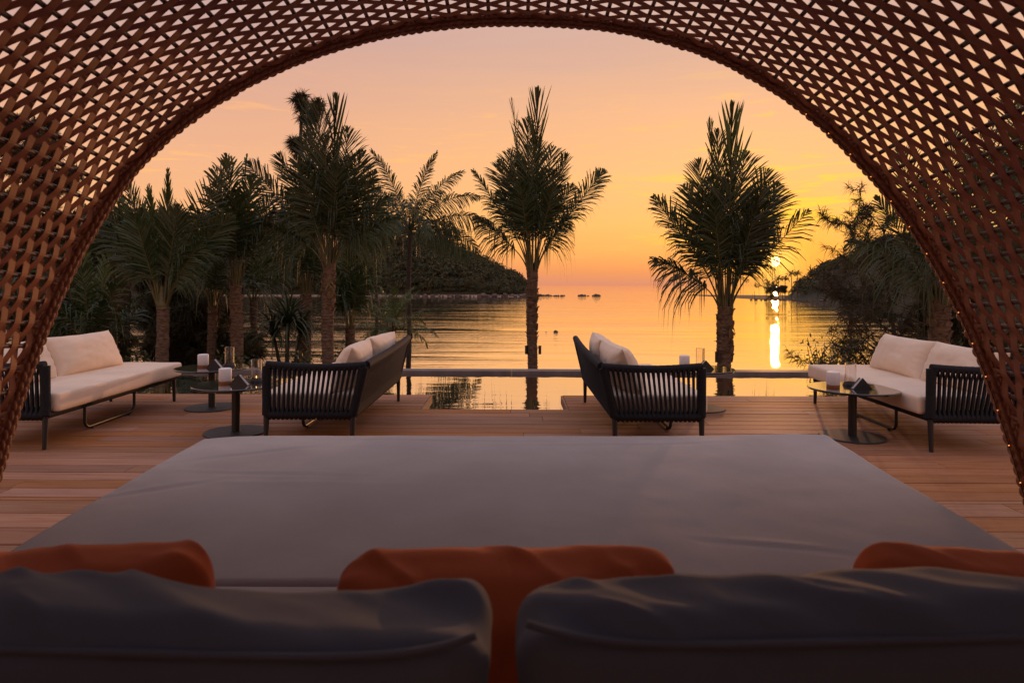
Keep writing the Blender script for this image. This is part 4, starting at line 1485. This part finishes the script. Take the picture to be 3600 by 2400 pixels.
tables = [(-2.22, 5.27, 'nearer of the two left tables'), (-2.89, 6.31, 'farther of the two left tables'), (2.71, 5.20, 'table in front of the far right sofa'), (1.83, 6.37, 'table behind the third sofa')]
tlab = ['round black side table left of the second sofa, nearer of the left pair', 'round black side table by the far end of the left sofa',
        'round black side table in front of the far right sofa', 'round black side table mostly hidden behind the sofa right of the pool notch']
for i, (X, Yd, w_) in enumerate(tables):
    c = t0 if i == 0 else copy_tree(t0)
    c.location = (X, Yd, 0)
    c.rotation_euler[2] = i * 0.7
    c['label'] = tlab[i]
    off = 0.0 if X < 0 else -0.02
    for src, dx, dy, rz, lab in ((l0, -0.10 + off * 2, 0.03, 0.3 * i, 'white lamp with wooden foot on the '), (h0, 0.125 + off * 4.5, 0.10, 0.2, 'clear glass tube candle holder on the '),
                                 (n0, 0.055 + off, -0.06, R(-14 if X < 0 else 12), 'black triangular napkin holder on the '), (k0, 0.055 + off, -0.06, R(-14 if X < 0 else 12), 'white folded napkins in the holder on the ')):
        o = src if i == 0 else copy_tree(src)
        o.location = (X + dx, Yd + dy, TH + (0.0 if src is not k0 else 0.0))
        o.rotation_euler[2] = rz
        o['label'] = lab + w_
# the candle on the nearer left table is lit
b = MB()
b.lathe([(0, 0.034), (0.004, 0.039), (0.0025, 0.046), (0, 0.052)], 8)
b.build('flame', M['ember'], h0)

# spotlights on trunks
for X, Yd, z, rz, lab in ((0.385 - 0.03, 15.92, -0.40, 0, 'small black spotlight on the left side of the straight ahead palm trunk'), (0.685, 15.92, -0.40, 0, 'small black spotlight on the right side of the straight ahead palm trunk'),
                          (-3.66, 23.9, -0.72, 0, 'small dark spotlight on the slender coconut trunk'), (4.03, 12.86, -0.22, 0, 'small spotlight on the left side of the palm trunk by the sun')):
    t = thing('spotlight', lab, 'lamp', (X, Yd, z), rz, 'garden spotlights on palm trunks')
    b = MB()
    b.tube([(0, 0, -0.09), (0, 0, 0.10)], 0.034, 12)
    b.lathe([(0.034, 0.10), (0.040, 0.10), (0.040, 0.115), (0.03, 0.115)], 12)
    b.build('housing', M['metal'], t)
    sgn = 1 if X in (0.355, 4.03) else -1
    b = MB()
    b.tube([(0, 0.0, 0.02), (sgn * 0.06, 0.02, 0.09), (sgn * 0.12, 0.05, 0.09)], 0.009, 6)
    b.build('bracket', M['metal'], t)

# ------------------------------------------------------------------ woven canopy
rim_px = np.array([(15, 1514), (43, 1412), (77, 1310), (120, 1208), (161, 1106), (204, 1004), (250, 902), (306, 815), (383, 668), (459, 577), (561, 474), (689, 380), (816, 301), (1020, 204), (1200, 145),
                   (1404, 92), (1608, 70), (1812, 64), (2016, 69), (2220, 94), (2400, 137), (2553, 194), (2706, 281), (2859, 383), (2987, 505), (3089, 612), (3165, 704), (3235, 800), (3280, 875), (3325, 955), (3380, 1055), (3425, 1150), (3465, 1240),
                   (3502, 1330), (3532, 1420), (3558, 1514), (3579, 1600)], float)
RZ0, RLEAN = 2.30, 0.325
pts = []
for x, y in rim_px:
    dx, dy = x - 1800, y - 1000
    dx, dy = dx + ROLL * dy, dy - ROLL * dx
    Z = (RZ0 + 1.2 * RLEAN) / (1 + RLEAN * dy / FPX)
    pts.append((dx / FPX * Z, Z, CAM_H - dy / FPX * Z))
pts = np.array(pts)
l_end, r_end = pts[0], pts[-1]
ext = lambda e, sx: np.array([(sx * 1.93, RZ0, 0.0), (sx * 1.955, RZ0 + 0.2 * RLEAN, 0.2), (sx * 1.955, RZ0 + 0.36 * RLEAN, 0.36)])
pts = np.vstack([ext(l_end, -1), pts, ext(r_end, 1)[::-1]])
# smooth by repeated resampling and averaging
def resample(p, n):
    d = np.concatenate([[0], np.cumsum(np.linalg.norm(np.diff(p, axis=0), axis=1))])
    s = np.linspace(0, d[-1], n)
    return np.stack([np.interp(s, d, p[:, k]) for k in range(3)], 1), d[-1]
cur, RL = resample(pts, 400)
for _ in range(220):
    cur[1:-1] = 0.25 * cur[:-2] + 0.5 * cur[1:-1] + 0.25 * cur[2:]
cur, RL = resample(cur, 1500)
ROD = 0.0905
NR = int(round(RL / ROD))
ROD = RL / NR
DM = 3.95


def shell(tq, D):
    """point(s) of the canopy surface: tq in 0..1 along the arch, D distance behind the rim"""
    tq = np.asarray(tq, float)
    f = tq * (len(cur) - 1)
    p = np.stack([np.interp(f, np.arange(len(cur)), cur[:, k]) for k in range(3)], -1)
    dn = np.clip(D / DM, 0, 0.995)
    k = (1 - dn ** 2.8) ** (1 / 2.8)
    wz = np.clip(p[..., 2] / 1.3, 0, 1)
    wz = wz * wz * (3 - 2 * wz)
    return np.stack([p[..., 0] * k, p[..., 1] - D, (p[..., 2] + 0.105 * D * wz) * k], -1)


def shell_n(tq, D):
    e = 0.0015
    a = shell(np.clip(tq + e, 0, 1), D) - shell(np.clip(tq - e, 0, 1), D)
    c = shell(tq, np.asarray(D) + 0.01) - shell(tq, np.asarray(D) - 0.01)
    n = np.cross(a, c)
    n /= np.maximum(np.linalg.norm(n, axis=-1, keepdims=True), 1e-9)
    return n                        # points out of the dome


can = thing('woven_canopy', 'arched terracotta basket weave canopy framing the whole view of the terrace and sea', 'canopy')
# distances of the bands behind the rim, evenly spaced by arc length over the top
Ds = np.linspace(0, DM * 0.985, 800)
top = shell(np.full(800, 0.5), Ds)
arc = np.concatenate([[0], np.cumsum(np.linalg.norm(np.diff(top, axis=0), axis=1))])
PITCH, BW, AMP, BT = 0.0355, 0.0306, 0.0116, 0.0017
nbands = int((arc[-1] - 0.05) / PITCH)
SUBD = 8
tt = np.linspace(0, 1, NR * SUBD + 1)
for i in range(nbands):
    a0 = 0.048 + i * PITCH
    D0 = np.interp(a0 - BW / 2, arc, Ds)
    D1 = np.interp(a0 + BW / 2, arc, Ds)
    Dc = np.interp(a0, arc, Ds)
    ph = np.cos(tt * NR * math.pi + i * math.pi)
    wv = AMP * np.arcsin(0.90 * ph) / math.asin(0.90)
    n = shell_n(tt, np.full_like(tt, Dc))
    nz = np.where(n[..., 2:3] < -2, -n, n)
    cen = shell(tt, np.full_like(tt, Dc))
    # outward = away from the dome axis
    axis = np.stack([np.zeros_like(tt), cen[:, 1], np.full_like(tt, 0.6)], -1)
    flip = np.sign(np.sum(n * (cen - axis), -1, keepdims=True))
    n = n * np.where(flip == 0, 1, flip)
    jit = 0.0012 * vnoise(tt * NR * 0.7, tt * 0 + i * 3.1, 9)
    e0 = shell(tt, np.full_like(tt, D0)) + n * (wv + jit)[:, None]
    e1 = shell(tt, np.full_like(tt, D1)) + n * (wv + jit)[:, None]
    mid = 0.5 * (e0 + e1)
    bow = 0.0035
    ring = np.stack([e0 - n * BT, e1 - n * BT, e1 + n * BT, e0 + n * BT], 1)
    b = MB()
    b.grid(ring, cv=True, smooth=False)
    b.build('band', M['band'], can)
arcs = np.linspace(0, arc[-1] - 0.02, 44)
Dr = np.interp(arcs, arc, Ds)
for j in range(1, NR):
    b = MB()
    b.tube(shell(np.full(44, j / NR), Dr), 0.0092, 7, False)
    b.build('rod', M['rod'], can)

# braided rim: stitches stand proud all round the hoop
nl = 2300
c2, _ = resample(cur, nl)
T = np.gradient(c2, axis=0); T /= np.linalg.norm(T, axis=1, keepdims=True)
pn = unit((0, 1, -RLEAN))                     # normal of the rim's plane
na = 54
a = np.linspace(0, 2 * math.pi, na, endpoint=False)
S_ = np.arange(nl) * RL / nl
A, SS = np.meshgrid(a, S_)
cols = 9
colf = A / (2 * math.pi) * cols
ci = np.floor(colf)
cf = colf - ci - 0.5
pit = 0.038
ph = SS / pit + 0.5 * (ci % 2) + (0.42 * cf * np.where(ci % 2 == 0, 1, -1)) + 0.15 * vnoise(SS * 9, ci * 7.7, 4)
pf = ph - np.floor(ph) - 0.5
bump_ = np.clip(1 - (cf / 0.52) ** 2, 0, 1) ** 0.5 * np.clip(1 - (pf / 0.53) ** 2, 0, 1) ** 0.5
rad = 0.0215 * (1 + 0.06 * vnoise(SS * 5, A * 0, 8)) + 0.0135 * bump_ * (1 + 0.25 * vnoise(np.floor(ph) * 1.7, ci * 3.1, 2))
N1 = np.cross(T, pn); N1 /= np.linalg.norm(N1, axis=1, keepdims=True)
P = c2[:, None, :] + rad[..., None] * (np.cos(A)[..., None] * N1[:, None, :] + np.sin(A)[..., None] * pn[None, None, :])
b = MB()
b.grid(P, cv=True)
b.build('rim', M['rim'], can)
# wicker ties that hold each rod end to the rim
bt = MB()
for j in range(1, NR):
    t_ = j / NR
    c = shell(t_, 0.028)
    p = c2[int(t_ * (nl - 1))]
    for s in (-0.014, 0.0, 0.014):
        tt_ = T[int(t_ * (nl - 1))] * s
        bt.tube(np.array([p + tt_ + unit(c - p) * 0.026, c + tt_ * 0.8, shell(t_, 0.055) + tt_ * 0.4]), [0.011, 0.011, 0.007], 6)
o = bt.build('tie', M['rim'], can)
o['kind'] = 'stuff'

# string of fairy lights round the back of the rim on the right
fl = thing('fairy_lights', 'string of tiny warm fairy lights along the right side of the canopy rim', 'lights')
idx = [int(nl * f) for f in np.linspace(0.70, 0.965, 60)]
inn = lambda k: c2[k] + N1[k] * (-0.037 if np.dot(N1[k], np.array((0, 0, 0.6)) - c2[k] * np.array((1, 0, 1))) < 0 else 0.037) - pn * 0.012
b = MB()
b.tube(np.array([inn(k) for k in idx]), 0.0015, 5)
b.build('wire', M['rope'], fl)
mb = MB()
mb.lathe([(0, -0.0025), (0.0022, -0.0012), (0.0022, 0.0012), (0, 0.0025)], 8)
bulb_me = mb.mesh('bulb', M['bulb'])
for k in idx[::4]:
    link('bulb', bulb_me, fl, tuple(inn(k)))

# ------------------------------------------------------------------ daybed and cushions in front of the camera
bed = thing('daybed', 'huge grey daybed mattress filling the foreground under the canopy', 'daybed')
MT = 0.42


def bed_shape(Q, q):
    """taper the pad a little toward the near end and lift the far right corner as in the photograph"""
    yn = (q[..., 1] + 1) / 2
    Q = Q.copy()
    Q[..., 0] *= (0.915 + 0.085 * yn)
    far = np.clip(yn, 0, 1) ** 3
    Q[..., 2] += np.where(q[..., 2] > 0, 0.018 * far * q[..., 0] ** 3 - 0.008 * far * (1 - q[..., 0] ** 2), 0)
    for (cx, cy_, ang, ln, wd, dp) in ((-0.98, 0.10, -0.10, 0.30, 0.012, -0.012), (-0.80, -0.02, -0.05, 0.35, 0.02, 0.006), (-1.2, 0.45, 0.5, 0.25, 0.02, -0.007),
                                       (0.5, 0.62, 0.08, 0.4, 0.02, -0.006), (-0.3, 0.70, -0.05, 0.5, 0.018, -0.007), (-1.35, -0.1, 0.6, 0.2, 0.018, -0.008), (0.75, -0.62, -0.25, 0.16, 0.014, -0.012)):
        u_ = (Q[..., 0] - cx) * math.cos(ang) + (Q[..., 1] - cy_) * math.sin(ang)
        v_ = -(Q[..., 0] - cx) * math.sin(ang) + (Q[..., 1] - cy_) * math.cos(ang)
        dp *= 0.45
        Q[..., 2] += np.where(q[..., 2] > 0.3, dp * np.exp(-(u_ / ln) ** 2 - (v_ / wd) ** 2) - dp * 0.6 * np.exp(-(u_ / ln) ** 2 - ((v_ - 2.2 * wd) / wd) ** 2), 0)
    cr = np.clip(np.abs(q[..., 0]) - 0.9, 0, 0.1) / 0.1
    Q[..., 1] -= 0.06 * cr * far
    return Q


b = rbox(3.23, 1.72, 0.20, (220, 130, 8), 0.03, 0.012, 3, 0.0035, bed_shape, 2.6)
o = b.build('mattress', M['grey'], bed, (0.02, 2.565, MT - 0.10))
b = rbox(2.95, 1.05, 0.20, (70, 40, 8), 0.022, 0.004, 8, 0.0025, None, 2.2)
o = b.build('mattress', M['grey'], bed, (0.02, 1.185, MT - 0.105))
b = MB()
b.box((-1.50, 0.55, 0.05), (1.54, 3.30, 0.215), 0.02)
b.build('platform', M['rod'], bed)
for x_, y_ in ((-1.35, 0.7), (1.39, 0.7), (-1.35, 3.1), (1.39, 3.1)):
    b = MB()
    b.tube([(x_, y_, 0), (x_, y_, 0.06)], 0.03, 10)
    b.build('leg', M['metal'], bed)
# piping round the far edge
b = MB()
xs_ = np.linspace(-1.57, 1.61, 60)
q0 = (xs_ - 0.02) / 1.615
b.tube(np.stack([xs_, 3.413 - 0.05 * np.clip(np.abs(q0) - 0.9, 0, 0.1) / 0.1, MT - 0.022 + 0.018 * q0 ** 3 - 0.008 * (1 - q0 ** 2)], 1), 0.0045, 6)
b.build('piping', M['seam'], bed)


for sx in (-1, 1):
    ys_ = np.linspace(1.72, 3.36, 50)
    yn_ = (ys_ - 1.705) / 1.72
    b.__init__()
    b.tube(np.stack([0.02 + sx * 1.610 * (0.915 + 0.085 * yn_), ys_, np.full(50, MT - 0.020) + 0.018 * sx * yn_ ** 3], 1), 0.0042, 6)
    b.build('piping', M['seam'], bed)


def back_cushion(w, h, t, seed, nseg=(170, 44, 60)):
    """boxed cushion standing up: x width, y thickness, z height, with folds across the top gusset"""
    def folds(Q, q):
        Q = Q.copy()
        g = np.clip(q[..., 2], 0, 1) ** 2
        dg = Q[..., 0] * 1.0 + Q[..., 1] * 1.5
        n1 = fbm(dg * 6.0, Q[..., 1] * 2.5 - Q[..., 0] * 0.8, seed, 2)
        ridge = np.clip(1 - np.abs(n1), 0, 1) ** 1.4
        Q[..., 2] += 0.022 * g * (ridge - 0.45) * np.clip(1.2 - np.abs(q[..., 1]) ** 4, 0, 1)
        Q[..., 1] += 0.010 * vnoise(Q[..., 0] * 5 + Q[..., 2] * 3, Q[..., 2] * 3, seed + 5) * np.abs(q[..., 1]) ** 2
        # top sags between raised corners along the seam, gusset bulges
        ed = np.clip(np.abs(q[..., 0]), 0, 1)
        Q[..., 2] += g * np.abs(q[..., 1]) ** 3 * (0.040 * ed ** 6 + 0.004 * (1 - ed ** 6))
        # sides taper to soft corners
        Q[..., 0] *= 1 - 0.05 * np.clip(1 - q[..., 2] ** 2, 0, 1)
        return Q
    return rbox(w, t, h, nseg, 0.045, 0.025, seed, 0.004, folds, 6.0)


def seam_line(w, h, t, seed):
    b = MB()
    x_ = np.linspace(-w / 2 + 0.015, w / 2 - 0.015, 60)
    ed = np.abs(x_ / (w / 2))
    b.tube(np.stack([x_, np.full(60, -t / 2 - 0.003), np.full(60, h / 2 - 0.020) + 0.004 * (1 - ed ** 6) + 0.038 * ed ** 6], 1), 0.0042, 6)
    return b


for (x0, x1, zt_, yc, rz, ry, lab, sd_) in ((-0.86, -0.022, 0.812, 0.775, -0.02, 0.01, 'slate grey back cushion at the bottom left, nearest the camera', 21),
                                            (0.006, 0.88, 0.822, 0.775, 0.015, -0.02, 'slate grey back cushion at the bottom right, nearest the camera', 22)):
    w = x1 - x0
    h, t_ = 0.44, (0.185 if sd_ == 21 else 0.155)
    c = thing('back_cushion', lab, 'cushion', ((x0 + x1) / 2, yc, zt_ - h / 2), rz, 'slate grey back cushions')
    c.rotation_euler = (-0.10, ry, rz)
    back_cushion(w, h, t_, sd_).build('cover', M['grey_dark'], c)
    seam_line(w, h, t_, sd_).build('piping', M['grey_dark'], c)

for (xc, w, yc, zt_, rz, ry, lab, sd_) in ((-0.765, 0.58, 1.02, 0.776, 0.03, -0.03, 'burnt orange scatter cushion at the left, behind the grey back cushion', 31),
                                           (0.0, 0.53, 1.015, 0.783, -0.02, -0.06, 'burnt orange scatter cushion in the middle, showing between the two grey cushions', 32),
                                           (0.815, 0.54, 1.02, 0.780, -0.03, 0.02, 'burnt orange scatter cushion at the right, behind the grey back cushion', 33)):
    h = 0.40

    def soft(Q, q, sd_=sd_):
        Q = Q.copy()
        g = np.clip(q[..., 2], 0, 1) ** 2
        ax_ = np.abs(q[..., 0])
        Q[..., 2] += g * (0.022 * ax_ ** 7 - 0.012 * (1 - ax_ ** 2) + 0.012 * fbm(Q[..., 0] * 5 + sd_, Q[..., 1] * 6, sd_, 2))
        n1 = fbm(Q[..., 0] * 9 + Q[..., 1] * 9, Q[..., 1] * 4 - Q[..., 0] * 2, sd_ + 3, 2)
        Q[..., 2] += 0.009 * g * np.clip(1 - np.abs(n1) * 1.2, 0, 1) ** 1.5
        Q[..., 1] *= 1 - 0.55 * ax_ ** 5
        Q[..., 0] *= 1 - 0.04 * (1 - q[..., 2] ** 2)
        return Q
    b = rbox(w, 0.15, h, (110, 40, 50), 0.055, 0.03, sd_, 0.004, soft, 6.0)
    o = b.build('scatter_cushion', M['orange'], None, (xc, yc + 0.045, zt_ - h / 2 - 0.012))
    o.rotation_euler = (0.20, ry, rz)
    tag(o, lab, 'cushion', 'burnt orange scatter cushions')
